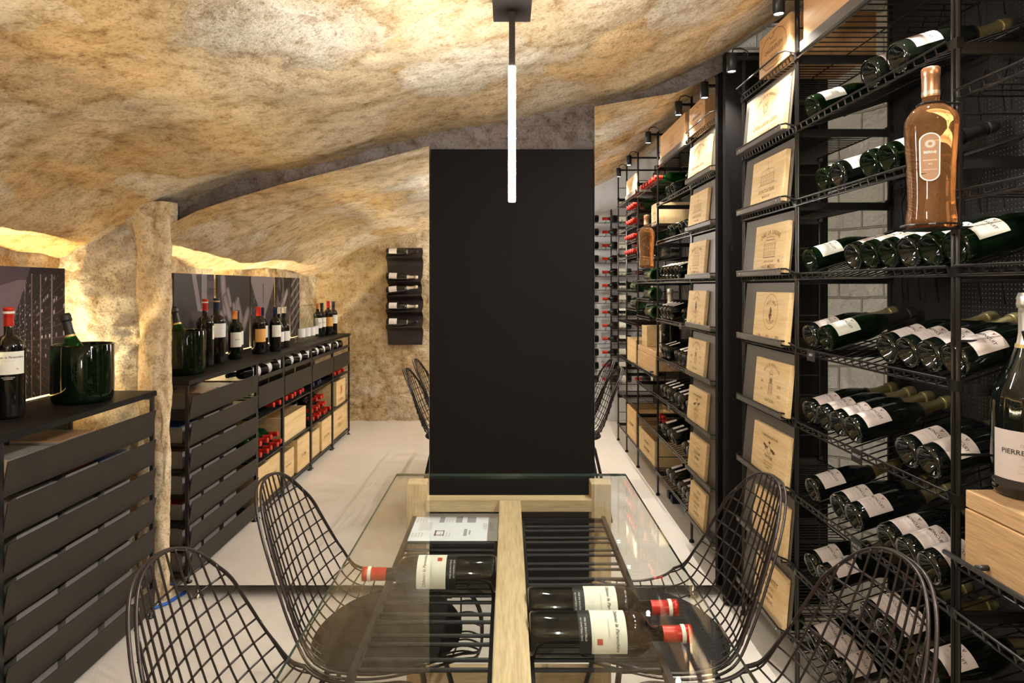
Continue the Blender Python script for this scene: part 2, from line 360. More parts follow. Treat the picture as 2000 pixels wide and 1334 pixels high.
def rough(p, a=.012, s=3.0):
    p = Vector(p)
    return a*noise.noise(p*s)+a*.6*noise.noise(p*s*2.7)+a*.28*noise.noise(p*s*8)
def grid(nu, nv, fn):
    vs = [fn(i/nu, j/nv) for j in range(nv+1) for i in range(nu+1)]
    return MB().add(vs, [(j*(nu+1)+i, j*(nu+1)+i+1, (j+1)*(nu+1)+i+1, (j+1)*(nu+1)+i) for j in range(nv) for i in range(nu)])
def vfn(u, v):
    x = -2.15+u*4.0; y = BACK_Y-.05+v*(WALL_Y+.05-BACK_Y+.05)
    h = vault_h(x)
    # the springing of the vault waves in and out above the left wall, and a shallow pointed fold crosses it
    if x < -1.3: h += .025*math.sin(y*3.3+.8)*min(1, (-1.3-x)/.4)
    fold = abs(y-1.35)*.62 - (-.55-x)
    if x < -.55 and fold < 0: h += min(.035, -fold*.12)*min(1, (x+2.0)/.5 if x > -2.0 else 0)
    return (x, y, h+rough((x, y, h), .016, 2.2))
struct('ceiling', grid(230, 220, vfn), M['vault'], True)
struct('floor', box(-2.2, 1.9, BACK_Y-.1, WALL_Y+.1, -.08, 0), M['floor'])
struct('wall_left', grid(150, 80, lambda u, v: (LX+.0+rough((0, u*4, v*2), .05, 2.6), BACK_Y-.1+u*3.95, v*1.62)), M['stone'], True)
struct('wall_right', grid(2, 2, lambda u, v: (RX, BACK_Y-.1+u*4.0, v*3.0)), M['brick'])
def bcol(u, v):
    z = v*2.62
    if u < .5: x = 1.02+u*2*.38; y = 2.845+.0*u
    else: a = (u-.5)*PI; x = 1.40+.255*math.sin(a); y = 2.59+.255*math.cos(a)
    return (x+rough((x, y, z), .006, 4), y+rough((x, 3, z), .008, 4), z)
struct('wall_right_corner', grid(40, 60, bcol), M['brick'], True)
def arch_wall(y, x0, x1, nu, nv, a, s):
    return grid(nu, nv, lambda u, v: (x0+u*(x1-x0), y+rough((x0+u*(x1-x0), y*3, v*2.4), a, s), v*(vault_h(x0+u*(x1-x0))+.05)))
struct('wall_back', arch_wall(BACK_Y, -2.1, .80, 150, 110, .03, 3.5), M['backstone'], True)
struct('wall_back_right', arch_wall(BACK_Y+.005, .80, 1.75, 60, 60, .012, 3.5), M['paint'], True)
struct('wall_front', arch_wall(WALL_Y, -2.1, 1.75, 190, 120, .03, 3.2), M['darkstone'], True)  # end wall stone, a darker palette than the other walls
# stone return between the counter and the mirror, with one stone standing proud
def ret(u, v):
    x = -2.1+u*.52; z = v*1.74; d = rough((x, 5, z), .045, 3.2)
    if -1.80 < x < -1.665 and 1.150 < z < 1.235: d -= .035*min(1, (z-1.15)/.03)*min(1, (x+1.80)/.02)*min(1, (-1.665-x)/.02)*min(1, (1.235-z)/.008)
    e = max(0, abs((x+1.79)/.15)**4+abs((z-1.50)/.17)**4)
    if e < 1: d -= .022*(1-e**3)
    e = abs((x+1.72)/.11)**4+abs((z-1.04)/.15)**4
    if e < 1: d -= .014*(1-e**3)
    return (x, D+.015+d, z)
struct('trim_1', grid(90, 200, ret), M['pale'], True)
# rounded plastered pier at the mirror's left edge
pp = []
def pier(u, v):
    a = u*PI; z = v*1.78
    fl = max(0, (z-1.50)/.25)**2*.05
    return (-1.565-(.056+(fl+.05 if a < PI/2 else 0))*math.cos(a)+rough((u, 1, z*1.3), .012, 3), D+.04-.065*math.sin(a)**.6+rough((u, 3, z), .018, 2.6), z)
struct('trim_2', grid(20, 90, pier), M['plaster'], True)

# ------------------------------------------------------------------ mirrors and the dark panel
def mirror(name, poly, label):
    t = thing(name, label, 'mirror', (0, D, .062), 'tall mirrors on the end wall')
    MB().prism([(x, z-.062) for x, z in poly], .0005, .008).obj('backing', M['mirroredge'], t)
    n = len(poly); MB().add([(x, 0, z-.062) for x, z in poly], [tuple(range(n))]).obj('mirror_pane', M['mirror'], t)
    xs = [p[0] for p in poly]
    for x in (min(xs)+.13, max(xs)-.13):
        f = MB().lathe([(0, 0), (.022, 0), (.024, .008), (.01, .016), (.009, .0615), (0, .0615)], 16).obj('foot', M['chrome'], t, True)
        f.location = (x, .012, -.062)
    return t
mirror('wall_mirror', [(-1.524, .062), (-.353, .062), (-.353, 2.031), (-.67, 1.946), (-1.014, 1.859), (-1.244, 1.79), (-1.393, 1.74), (-1.524, 1.675)], 'tall mirror left of the black panel, its top following the vault')
mirror('wall_mirror', [(.389, .062), (.964, .062), (.964, 2.364), (.753, 2.27), (.389, 2.208)], 'tall mirror right of the black panel, beside the wine rack')
pn = thing('black_panel', 'tall matt black cloth covered panel standing between the two mirrors', 'panel', (.0183, D+.004, 0))
box(-.366, .366, 0, .02, .03, 2.013).obj('board', M['blackpanel'], pn)
box(-.366, .366, -.001, .0215, 2.013, 2.017).obj('top_edge', M['blackpanel'], pn)
for x in (-.3, .3): box(x-.03, x+.03, -.0, .02, 0, .03).obj('foot', M['blackmetal'], pn)

# ------------------------------------------------------------------ pendant lamp
pl = thing('pendant_lamp', 'slim black pendant with a glowing vertical tube above the table', 'lamp', (.0107, 1.6, 1.62))
hp = 2.118-1.62
box(-.05, .05, -.30, .066, hp, hp+.055).obj('ceiling_plate', M['bronze'], pl)
box(-.008, .008, -.008, .008, .353, hp-.005).obj('rod', M['bronze'], pl)
MB().tube([(0, 0, hp-.01), (0, 0, hp+.01)], .0015).obj('cable', M['chrome'], pl)
MB().lathe([(0, 0), (.008, .001), (.0095, .004), (.0095, .352), (0, .353)], 20).obj('light_tube', M['tube'], pl, True)

pl_fill = copy_tree(pl, 'added fill pendant with a glowing tube, unseen behind the viewer')
pl_fill.location = (.0107, -.48, 1.62)  # extra lamp out of view, added to brighten the room and back wall
for c in kids(pl_fill):
    if c.name.startswith('light_tube'): c.data = c.data.copy(); c.data.materials[0] = M['fill_tube']
# ------------------------------------------------------------------ glass table
GH = .79
tb = thing('glass_table', 'long table with a glass top over an oak frame and black wire trays', 'table', (0, 1.22, 0))
gt = MB().box(-.3626, .384, -.78, .785, GH-.008, GH).obj('glass_top', [M['glass'], M['glassedge']], tb, bevel=0)
for p in gt.data.polygons:
    if abs(p.normal.z) < .5: p.material_index = 1
for x0 in (-.318, .262):
    for y0 in (.706, -.74): MB().box(x0, x0+.062, y0, y0+.062, 0, GH-.0095).obj('leg', M['oakz'], tb, bevel=.0015)
box(-.256, .262, .694, .742, .698, .735).obj('rail', M['oakx'], tb, bevel=.0015)
box(-.256, .262, -.72, -.672, .698, .735).obj('rail', M['oakx'], tb, bevel=.0015)
box(-.0265, .0395, -.671, .693, .690, .7355).obj('centre_beam', M['oak'], tb, bevel=.0015)
for y in (-.7, .716): box(-.28, .29, y-.02, y+.02, .14, .20).obj('stretcher', M['oakx'], tb, bevel=.0015)
box(-.02, .03, -.67, .69, .155, .195).obj('stretcher', M['oak'], tb, bevel=.0015)
for sx, xa, xb in ((-1, -.2975, -.030), (1, .304, .043)):
    t = MB(); zt = .669
    t.box(min(xa, xa+.012*-sx), max(xa, xa+.012*-sx), -.66, .735, zt-.006, zt+.012)
    t.box(min(xb, xb+.008*sx), max(xb, xb+.008*sx), -.66, .69, zt-.006, zt+.006)
    for yy in (-.66, .69): t.box(min(xa, xb), max(xa, xb), yy, yy+.01, zt-.004, zt+.008)
    k = 0
    y = 1.4535-.0835*10-1.22
    while y < .69:
        for dy in (0, -.0315): 
            if -.66 < y+dy < .69: t.tube([(xa, y+dy, zt), (xb, y+dy, zt)], .0042, 8)
        y += .0835
    t.obj('wire_tray', M['blackmetal'], tb, False)
# printed sheet on the left tray
ps = thing('printed_sheet', 'white printed sheet with small pictures lying on the left table tray', 'paper', (-.16, 1.85, .6775))
ps.rotation_euler = (0, 0, 0)
box(-.13, .13, -.105, .105, 0, .0006).obj('sheet', M['paper'], ps)
q = MB(); PLC = lambda u, v: (-v, u, .0009)
flat_text(q, 'LE PETIT', .017, 0, -.112, PLC); flat_text(q, 'GUIDE', .017, 0, -.092, PLC)
for yy in (-.02, .06):
    for xx in (-.062, .045):
        for r in range(4): flat_text(q, '0000  0000', .006, xx, yy+.03+r*.009, PLC)
for r in range(8): flat_text(q, 'lorem vinum et cetera sunt', .0055, 0, .07+r*.005, PLC)
q.v = [(x, y, z) for x, y, z in q.v if True]
q.obj('print', M['greyp'], ps)
r = MB()
for (x0, x1, y0, y1) in ((.035, .062, .03, .075), (.0, .02, .03, .08), (-.05, -.035, .03, .075), (.045, .05, -.06, -.03), (.03, .04, -.07, -.02)):
    r.box(x0, x1, y0, y1, .0008, .0010)
r.obj('picture', M['greyp'], ps); r = MB().box(-.055, -.05, -.07, -.03, .0008, .001).box(-.03, -.027, -.07, -.03, .0008, .001).box(-.055, -.027, -.066, -.062, .0008, .001).box(-.055, -.027, -.036, -.032, .0008, .001); r.obj('picture', M['mag4'], ps)

# ------------------------------------------------------------------ bottles
def punt_profile(R, H, sh, neck, nr=.0145):
    """body radius, height, shoulder start and end heights"""
    s0, s1 = sh
    p = [(0, .032), (R*.25, .029), (R*.5, .018), (R*.72, .004), (R*.84, 0), (R*.95, .003), (R, .012)]
    p += [(R, s0*.5), (R, s0)]
    for i in range(1, 9):
        t = i/8; e = math.cos(t*PI/2)
        if neck == 'bordeaux': rr = nr+(R-nr)*(1-t**2.4)**.75; zz = s0+(s1-s0)*(t**.95)
        else: rr = nr+(R-nr)*(.5+.5*math.cos(t*PI))**.9; zz = s0+(s1-s0)*t
        p.append((rr, zz))
    return p, s1
def make_bottle(name, label, cat, R=.0415, H=.31, kind='champagne', glass='darkglass', foil='blackfoil', foil_to=None, lab='pink', labz=(.055, .145), labhalf=1.0, prints=(), collar=None, cap_band=None, group=None, nr=.0142, n=28):
    t = thing(name, label, cat, (0, 0, 0), group)
    sh = (H*.44, H*.80) if kind == 'champagne' else (H*.60, H*.74) if kind == 'bordeaux' else (H*.45, H*.75)
    p, s1 = punt_profile(R, H, sh, 'bordeaux' if kind == 'bordeaux' else 'soft', nr)
    top = H-.004
    p += [(nr, (s1+top)/2), (nr, top-.012), (nr+.0015, top-.010), (nr+.0015, top-.001), (nr-.003, top), (0, top)]
    MB().lathe(p, n).obj('glass_body', M[glass], t, True)
    f0 = foil_to or (H*.80 if kind == 'bordeaux' else H*.66)
    fp = []
    for (r_, z_) in p:
        if z_ >= f0: fp.append((r_+.0007, z_))
    # radius of body at the foil's lower edge
    for i in range(len(p)-1):
        if p[i][1] < f0 <= p[i+1][1]:
            k = (f0-p[i][1])/(p[i+1][1]-p[i][1]); fp.insert(0, (p[i][0]+(p[i+1][0]-p[i][0])*k+.0007, f0)); break
    if kind == 'champagne': fp = fp[:-4]+[(nr+.0035, top-.028), (nr+.0045, top-.02), (nr+.0035, top-.013), (nr+.004, top-.006), (nr+.0005, H), (0, H+.0005)]
    else: fp[-1] = (0, top+.0008)
    fo = MB().lathe(fp, n).obj('foil' if kind == 'champagne' else 'capsule', M[foil], t, True)
    if cap_band: MB().lathe([(nr+.0026, top-.022), (nr+.0028, top-.014)], n).obj('capsule_band', M[cap_band], fo, True)
    if collar: MB().lathe([(fp[0][0]+.0006, f0-.002), (fp[0][0]-.0002, f0+.006)], n).obj('neck_band', M[collar], t, True)
    if lab:
        lb = patch(R+.0004, labz[0], labz[1], labhalf).obj('label', M[lab], t, True)
        byc = {}
        for (tx, size, zz, ink, shear, uu) in prints:
            flat_text(byc.setdefault(ink, MB()), tx, size, uu, 0, cylmap(R+.0009, zz), shear, .01 if size > .006 else 0)
        for ink, mb in byc.items(): mb.obj('lettering', M[ink], lb)
    return t
HIDE = []
def proto(*a, **k): t = make_bottle(*a, **k); HIDE.append([t, False]); return HIDE[-1]
def put(pr, label, pos, axis, face, group):
    t = pr[0]
    if pr[1]: t = copy_tree(t)
    else: KIDS[t.name] = [(c, [g for g in bpy.data.objects if g.parent == c]) for c in kids(t)]
    pr[1] = True; t['label'] = label; t['group'] = group
    if not group and 'group' in t: del t['group']
    orient(t, pos, axis, face); return t

champ_prints = (('MONCUIT', .0115, .078, 'darkink', 0, 0), ('CHAMPAGNE', .004, .087, 'greyp', 0, 0), ('v', .018, .096, 'ink', 0, 0), ('Blanc de Blancs', .0055, .064, 'greyp', .2, 0), ('Grand Cru', .0045, .052, 'greyp', 0, 0))
PC = proto('champagne_bottle', 'x', 'bottle', lab='pink', labz=(.032, .104), labhalf=.92, prints=champ_prints, foil='goldfoil', collar='blackfoil')
PC2 = proto('champagne_bottle', 'x', 'bottle', lab='cream', labz=(.032, .104), labhalf=.92, prints=champ_prints, foil='blackfoil', glass='olive')
margin_prints = (('Ch\u00e2teau la Parench\u00e8re', .0095, .168, 'darkink', .35, 0), ('Bordeaux Sup\u00e9rieur', .004, .152, 'greyp', 0, 0), ('MISE EN BOUTEILLE', .005, .107, 'cream', 0, 0), ('AU CHATEAU 2015', .005, .099, 'cream', 0, 0))
PW = proto('wine_bottle', 'x', 'bottle', R=.0415, H=.324, kind='bordeaux', glass='redwine', foil='redcap', foil_to=.262, lab='cream', labz=(.118, .186), labhalf=1.15, prints=margin_prints, cap_band='cream')

# three bottles on the table trays
zt = .6732+.0415
def table_bottle(label, x, y, ax):
    t = put(PW, label, (x, y, zt), (ax, 0, 0), (0, -.75, .66), 'red capsuled bottles on the table trays'); return t
t1 = table_bottle('red capsuled wine bottle alone on the left table tray', -.027, 1.466, -1)
table_bottle('red capsuled wine bottle on the right tray, the one nearer the black panel', .0425, 1.312, 1)
table_bottle('red capsuled wine bottle on the right tray, the nearest to the viewer', .0425, 1.2135, 1)
# dark lower label strip and small coat of arms on this kind of bottle
for t in [o for o in bpy.data.objects if o.name.startswith('wine_bottle') and o.parent is None]:
    lb = patch(.0417, .094, .1178, 1.15).obj('lower_label', M['blackfoil'], t, True)
    cr = patch(.0425, .128, .139, .13).obj('coat_of_arms', M['redink'], t, True); cr.rotation_euler = (0, 0, .55)

# ------------------------------------------------------------------ wire chairs
def make_chair():
    t = thing('wire_chair', 'x', 'chair', (0, 0, 0), 'black wire chairs around the glass table')
    k = 1.066
    P = [(-.29, .835), (-.268, .75), (-.238, .65), (-.205, .55), (-.168, .47), (-.11, .425), (-.03, .408), (.06, .412), (.15, .432), (.21, .445), (.25, .432)]
    P = [(a*k, h*k) for a, h in P]
    L = [0]
    for i in range(1, len(P)): L.append(L[-1]+math.dist(P[i], P[i-1]))
    T = L[-1]
    def cr(s):
        s = max(0, min(T, s)); i = 0
        while i < len(P)-2 and L[i+1] < s: i += 1
        p0 = P[max(i-1, 0)]; p1 = P[i]; p2 = P[i+1]; p3 = P[min(i+2, len(P)-1)]; u = (s-L[i])/(L[i+1]-L[i])
        return tuple(.5*((2*p1[d])+(-p0[d]+p2[d])*u+(2*p0[d]-5*p1[d]+4*p2[d]-p3[d])*u*u+(-p0[d]+3*p1[d]-3*p2[d]+p3[d])*u**3) for d in (0, 1))
    def W(s):
        f = s/T
        base = .9*(.148+.115*min(1, f/.50)) if f < .5 else .9*(.263-.03*((f-.5)/.5))
        if s < .155: base *= math.sqrt(max(0, 1-((.155-s)/.155)**2))
        e = T-s
        if e < .17: base *= math.sqrt(max(0, 1-((.17-e)/.17)**2))*.995+.005
        return base
    def pt(lat, s, off=0):
        a, h = cr(s); a2, h2 = cr(s+.004); tx, tz = (a2-a), (h2-h); l = math.hypot(tx, tz) or 1; nx, nz = -tz/l, tx/l
        if nz < 0 and abs(nz) > .9: nx, nz = -nx, -nz
        # normal towards the sitter
        nx, nz = (-tz/l, tx/l)
        if nx+nz < 0: nx, nz = -nx, -nz
        w_ = .25; c = .085*(lat/w_)**2
        return (a+nx*(c-off), lat, h+nz*(c-off))
    nS = 60
    SS = [T*i/nS for i in range(nS+1)]
    dense = [T*(.5-.5*math.cos(PI*i/90)) for i in range(91)]
    rim = [pt(W(s), s) for s in dense]+[pt(-W(s), s) for s in reversed(dense[1:-1])]
    rim2 = [pt(W(s)*1.03+.004, s, .012) for s in dense]+[pt(-W(s)*1.03-.004, s, .012) for s in reversed(dense[1:-1])]
    MB().tube(rim, .0036, 6, True).obj('rim', M['chairwire'], t, True)
    MB().tube(rim2, .0036, 6, True).obj('rim', M['chairwire'], t, True)
    mb = MB(); NL = 6
    for j in range(-NL, NL+1):
        run = []
        for s in dense:
            lat = j*(.0245+.0165*min(1, s/T*1.6))
            if abs(lat) <= W(s)+.0005: run.append(pt(lat, s, -.002))
            elif run:
                if len(run) > 2: mb.tube(run, .0024, 5)
                run = []
        if len(run) > 2: mb.tube(run, .0024, 5)
    s = .075
    while s < T-.03:
        w_ = W(s); mb.tube([pt(-w_+2*w_*i/14, s, .0025) for i in range(15)], .0024, 5); s += .041
    mb.obj('wire_mesh', M['chairwire'], t, True)
    # seat cushion
    def cush(u, v):
        a = u*2*PI; rr = v if v <= 1 else 2-v
        return None
    vs = []; fs = []; nr = 10; na = 40
    for side in (1, -1):
        for i in range(nr+1):
            q = math.sin(i/nr*PI/2)
            for j in range(na):
                an = 2*PI*j/na; x = .015+.198*q*math.cos(an); y = .205*q*math.sin(an)
                hgt = .468+.02*(y/.2)**2+.01*max(0, x/.2); th = .017*math.sqrt(max(0, 1-q**6))
                vs.append((x, y, hgt+side*th))
    for sd in (0, 1):
        o = sd*(nr+1)*na
        for i in range(nr):
            for j in range(na): fs.append((o+i*na+j, o+i*na+(j+1) % na, o+(i+1)*na+(j+1) % na, o+(i+1)*na+j))
    MB().add(vs, fs).obj('seat_cushion', M['fabric'], t, True)
    for sx in (-1, 1):
        for sy in (-1, 1):
            MB().tube([(sx*.12, sy*.10, .43), (sx*.13, sy*.13, .41), (sx*.215, sy*.212, .012), (sx*.215, sy*.212, 0)], .0075, 8).obj('leg', M['chairwire'], t, True)
    MB().tube([(-.12, -.1, .43), (-.12, .1, .43), (.12, .1, .43), (.12, -.1, .43)], .005, 6, True).obj('seat_frame', M['chairwire'], t, True)
    return t
ch = make_chair()
spots = [(-.335, 1.647, 0, 'black wire chair left of the glass table, the one nearer the mirror'), (-.352, 1.157, 0, 'black wire chair at the lower left, only its back showing'),
         (.400, 1.647, PI, 'black wire chair right of the glass table, the one nearer the mirror'), (.434, 1.157, PI, 'black wire chair at the lower right in front of the champagne rack')]
for i, (x, y, a, lb) in enumerate(spots):
    c = ch if i == 0 else copy_tree(ch)
    c.location = (x, y, 0); c.rotation_euler = (0, 0, a); c['label'] = lb

# ------------------------------------------------------------------ right-hand wine rack
FX = 1.0075; BX = 1.33; PA, PB, PCz, PD, PE, PF = 2.626, 2.14, 1.3817, .75, .30, -.10
LV = [.155+.2557*i for i in range(9)]
POSTS = [PA, PB, PCz, PD, PE, PF]
rk = thing('wine_rack', 'tall black wire wine rack running along the right wall', 'rack', (FX, 0, 0))
for i, y in enumerate(POSTS):
    top = 2.44 if i else 2.40
    for xx in (0, BX-FX):
        m = MB()
        for dy in ((-.0075, .0075) if xx == 0 else (0,)): m.tube([(xx, y+dy, .02), (xx, y+dy, top)], .0052, 8)
        m.lathe([(0, 0), (.014, 0), (.014, .01), (.006, .02), (0, .02)], 12, (xx, y, 0))
        for L_ in LV: m.box(xx-.008, xx+.008, y-.014, y+.014, L_-.012, L_+.012)
        p_ = m.obj('post', M['rackwire'], rk)
    # horizontal side bars between the front and rear posts
    m = MB()
    for L_ in LV:
        m.tube([(0, y, L_-.02), (BX-FX, y, L_-.02)], .004, 6); m.box(.0, BX-FX, y-.003, y+.003, L_-.018, L_+.004)
        m.tube([(0, y, L_+.10), (BX-FX, y, L_+.10)], .003, 6)
    m.obj('side_bars', M['blackmetal'], rk)
def wire_shelf(y0, y1, L_, slant=0, step=.038, x1=None, lip=False, name='wire_shelf'):
    m = MB(); x1 = x1 or (BX-FX-.01); hz = slant
    a, b = y0+.012, y1-.012
    for (dx, dz) in ((-.012, .012), (-.006, -.008)): m.tube([(dx, a, L_+dz), (dx, b, L_+dz)], .0032, 6)
    m.tube([(x1, a, L_+hz), (x1, b, L_+hz)], .0032, 6)
    m.tube([(x1*.5, a, L_+hz*.5-.005), (x1*.5, b, L_+hz*.5-.005)], .0025, 6)
    k = int((b-a)/step)
    for i in range(k+1):
        y = a+(b-a)*i/k; m.tube([(-.012, y, L_+.012), (-.008, y, L_-.004), (.01, y, L_+.0), (x1, y, L_+hz)], .0022, 5)
    if lip:
        m.tube([(.0, b+.01, L_+.012), (-.03, b-.01, L_+.03), (-.045, b-.03, L_+.03), (-.045, a+.03, L_+.03), (-.03, a+.01, L_+.03), (0, a-.01, L_+.012)], .0035, 6)
    return m.obj(name, M['rackwire'], rk)
SL = .10
for i, L_ in enumerate(LV):
    wire_shelf(PB, PA, L_, 0, .026, lip=True)
    wire_shelf(PCz, PB, L_, SL if i < 8 else 0)
for L_ in (.155, .41, .665, .782, 1.434, 1.60, 1.825, 2.10): wire_shelf(PD, PCz, L_, 0)
for L_ in (1.17, 1.30): wire_shelf(PD, 1.20, L_, 0)
for L_ in (.155, .45, .78, 1.10, 1.22, 1.36, 1.50, 1.64, 1.76, 1.88, 2.0, 2.12): wire_shelf(PE, PD, L_, 0)
for L_ in (.155, .45, .78, 1.10, 1.36, 1.64, 1.88, 2.12): wire_shelf(PF, PE, L_, 0)
bp_ = box(BX-FX+.006, BX-FX+.009, PF, PB+.01, .05, 2.5).obj('perforated_back', M['perf'], rk)
for y in (PB+.006, PCz, PD): box(BX-FX+.002, BX-FX+.02, y-.012, y+.012, .02, 2.5).obj('rear_upright', M['blackmetal'], rk)
# bent wire hooks on the perforated back
hm = MB().tube([(-.002, 0, .06), (-.024, 0, -.02), (-.016, 0, -.08)], .0022, 5).mesh('wire_hook', M['rackwire'])
for L_ in LV[3:]:
    for j in range(15): link('wire_hook', hm, rk, (BX-FX+.004, PCz-.5+j*.083, L_))
eb = box(.952, 1.40, 2.688, 2.722, .01, 2.425).obj('end_board', M['blackpanel']); tag(eb, 'tall black board closing the far end of the wine rack', 'board')

# spotlights on the post tops
def make_spot():
    t = thing('spotlight', 'x', 'spotlight', (0, 0, 0), 'small black spotlights along the top of the wine rack')
    MB().lathe([(0, .075), (.019, .075), (.02, .07), (.02, 0), (.0165, 0), (.0165, .006), (0, .006)], 20).obj('housing', M['blackmetal'], t, True)
    MB().lathe([(0, .004), (.0163, .004)], 20).obj('lens', M['lens'], t, True)
    MB().box(.0, .075, -.008, .008, .052, .064).box(.07, .40, -.008, .008, .052, .064).obj('arm', M['blackmetal'], t)
    MB().tube([(.0, 0, .075), (.01, .01, .10), (.04, .012, .105), (.07, .01, .09), (.072, .005, .05)], .003, 6).obj('cable', M['blackmetal'], t, True)
    return t
sp0 = make_spot()
for i, (y, z, lb) in enumerate([(2.575, 2.30, 'small black spotlight at the rack end, nearest the mirror'), (2.128, 2.343, 'small black spotlight between the branded crate and the top board'), (1.40, 2.36, 'spotlight above the rose bottle, just above the picture'),
                               (.75, 2.34, 'fourth spotlight from the mirror, seen only in reflection'), (.30, 2.33, 'farthest spotlight from the mirror, seen only in reflection')]):
    o = sp0 if i == 0 else copy_tree(sp0)
    o.location = (.938, y, z); o['label'] = lb
    l = bpy.data.lights.new('spot', 'SPOT'); l.energy = SPOT_W; l.spot_size = R_ = math.radians(125); l.spot_blend = .7; l.shadow_soft_size = .012; l.color = (1, .95, .90)
    lo = bpy.data.objects.new('spot_beam', l); COL.objects.link(lo); lo.parent = o; lo.location = (0, 0, -.004); lo.rotation_euler = (0, .30, 0)

# ------------------------------------------------------------------ display panels with branded crate ends (end bay)
def plate_map(x, yc, z0): return lambda u, v: (x, yc-u, z0+v)
def draw_lines(mb, segs, place, w=.0012):
    for (a, b, c, d) in segs:
        l = math.hypot(c-a, d-b) or 1; nx, ny = -(d-b)/l*w/2, (c-a)/l*w/2
        vs = [place(a+nx, b+ny), place(c+nx, d+ny), place(c-nx, d-ny), place(a-nx, b-ny)]
        mb.add(vs, [(0, 1, 2, 3)])
def ring(cx, cy, rx, ry, n=40): 
    P = [(cx+rx*math.cos(2*PI*i/n), cy+ry*math.sin(2*PI*i/n)) for i in range(n)]
    return [(*P[i], *P[(i+1) % n]) for i in range(n)]
def rect(a, b, c, d): return [(a, b, c, b), (c, b, c, d), (c, d, a, d), (a, d, a, b)]
def house(cx, y0, w, h, roof, win, rows=2):
    s = rect(cx-w/2, y0, cx+w/2, y0+h)+[(cx-w/2, y0+h, cx-w*.4, y0+h+roof), (cx-w*.4, y0+h+roof, cx+w*.4, y0+h+roof), (cx+w*.4, y0+h+roof, cx+w/2, y0+h)]
    for r in range(rows):
        for i in range(win):
            x = cx-w/2+(i+.5)*w/win; s += rect(x-w/win*.18, y0+h*(r+.2)/rows, x+w/win*.18, y0+h*(r+.8)/rows)
    return s
def art(k, mb, P):
    T = lambda t, s, cx, cy, **kw: flat_text(mb, t, s, cx, cy, P, bold=.004, **kw)
    if k == 7:
        T('GRAND VIN DE BORDEAUX', .013, 0, .168, arc=.16); T('Ch\u00e2teau Lalande-Labatut', .028, 0, .062, shear=.4, sx=.78); T('VIGNOBLES FALXA', .013, 0, .030); T('MIS EN BOUT.', .008, .09, .037)
        draw_lines(mb, [(-.03, .14, -.005, .095), (-.005, .095, .02, .145), (-.02, .095, .035, .09)]+ring(0, .118, .018, .014)+ring(.008, .122, .012, .018)+ring(-.008, .122, .012, .018), P)
    elif k == 6:
        draw_lines(mb, house(0, .085, .12, .035, .018, 7, 2)+[(0, .138, 0, .17), (-.006, .138, .006, .138), (-.08, .082, .08, .082)]+rect(-.012, .12, .012, .142), P)
        T('LES HAUTS DU TERTRE', .018, 0, .058, sx=.75); T('MARGAUX', .014, 0, .036); T('2007', .013, .085, .015); T('CBO', .012, .045, .014); T('75cl', .012, -.02, .014); T('12 Bts', .012, -.085, .014)
    elif k == 5:
        T('CHAU LA LAGUNE', .024, 0, .155, arc=.17, sx=.8)
        draw_lines(mb, house(0, .062, .10, .05, .014, 6, 2)+rect(-.03, .125, .03, .137)+[(-.055, .06, .055, .06)]*2, P); T('GRAND CRU CLASSE', .011, 0, .045, sx=.8); T('HAUT-M\u00c9DOC', .019, 0, .025); T('98', .018, .085, .043)
    elif k == 4:
        draw_lines(mb, ring(0, .112, .062, .066)+ring(0, .105, .012, .018)+ring(0, .115, .007, .012)+ring(0, .095, .01, .01), P, .0016); draw_lines(mb, [(0, .075, 0, .13), (-.012, .1, .012, .1), (-.01, .09, .01, .12)], P, .006)
        T('LACOSTE-BORIE', .015, 0, .152, arc=.055, sx=.72); T('PAUILLAC-M\u00c9DOC', .011, 0, .070, arc=-.052, sx=.75); T('12Bts', .014, -.085, .02); T('CBO', .013, -.01, .02); T('2005', .016, .07, .02)
    elif k == 3:
        T('CROIX DE BEAUCAILLOU', .015, 0, .170, arc=.09, sx=.75)
        sg = [(-.018, .06, -.012, .1), (.018, .06, .012, .1), (-.012, .1, .012, .1), (-.014, .135, .014, .135), (-.016, .137, 0, .152), (0, .152, .016, .137)]+rect(-.012, .102, .012, .133)+[(-.018, .06+i*.005, .018, .06+i*.005) for i in range(9)]
        draw_lines(mb, sg, P); draw_lines(mb, [(-.006, .103, -.006, .12), (0, .103, 0, .12), (.006, .103, .006, .12)], P, .004)
        T('SAINT-JULIEN', .015, 0, .035, sx=.85); T('2005', .016, .07, .095); T('CBO', .015, .072, .06); T('6Bts', .013, -.075, .10); T('75cl', .012, -.075, .07)
    elif k == 2:
        T('DOMAINE JEAN-LOUIS CHAVE', .014, 0, .150, sx=.72); draw_lines(mb, ring(0, .103, .02, .012)+ring(0, .103, .014, .018), P)
        draw_lines(mb, [(-.05, .118, -.012, .108), (.05, .10, .012, .108), (-.008, .13, .008, .13)], P, .009); draw_lines(mb, [(-.035, .112, -.03, .098), (.03, .11, .035, .095)], P, .008)
        T('Hermitage', .020, 0, .078, shear=.1, sx=.8); T('PRODUCT OF FRANCE', .008, 0, .055); T('MAUVES, ARDECHE', .008, 0, .045); T('DOMAINE', .007, 0, .036)
    elif k == 1:
        T('CH\u00c2TEAU', .012, -.01, .135); T('MARQUIS', .022, 0, .108); T('BARON', .022, 0, .082, sx=.9); draw_lines(mb, ring(0, .10, .09, .06), P); T('MARGAUX', .012, 0, .052)
    else:
        T('CH\u00c2TEAU', .014, -.02, .16); T('CANTET', .026, .02, .128); T('GRAND CRU', .015, 0, .10); T('CLASSE', .018, .01, .078); T('PAUILLAC', .020, 0, .052)
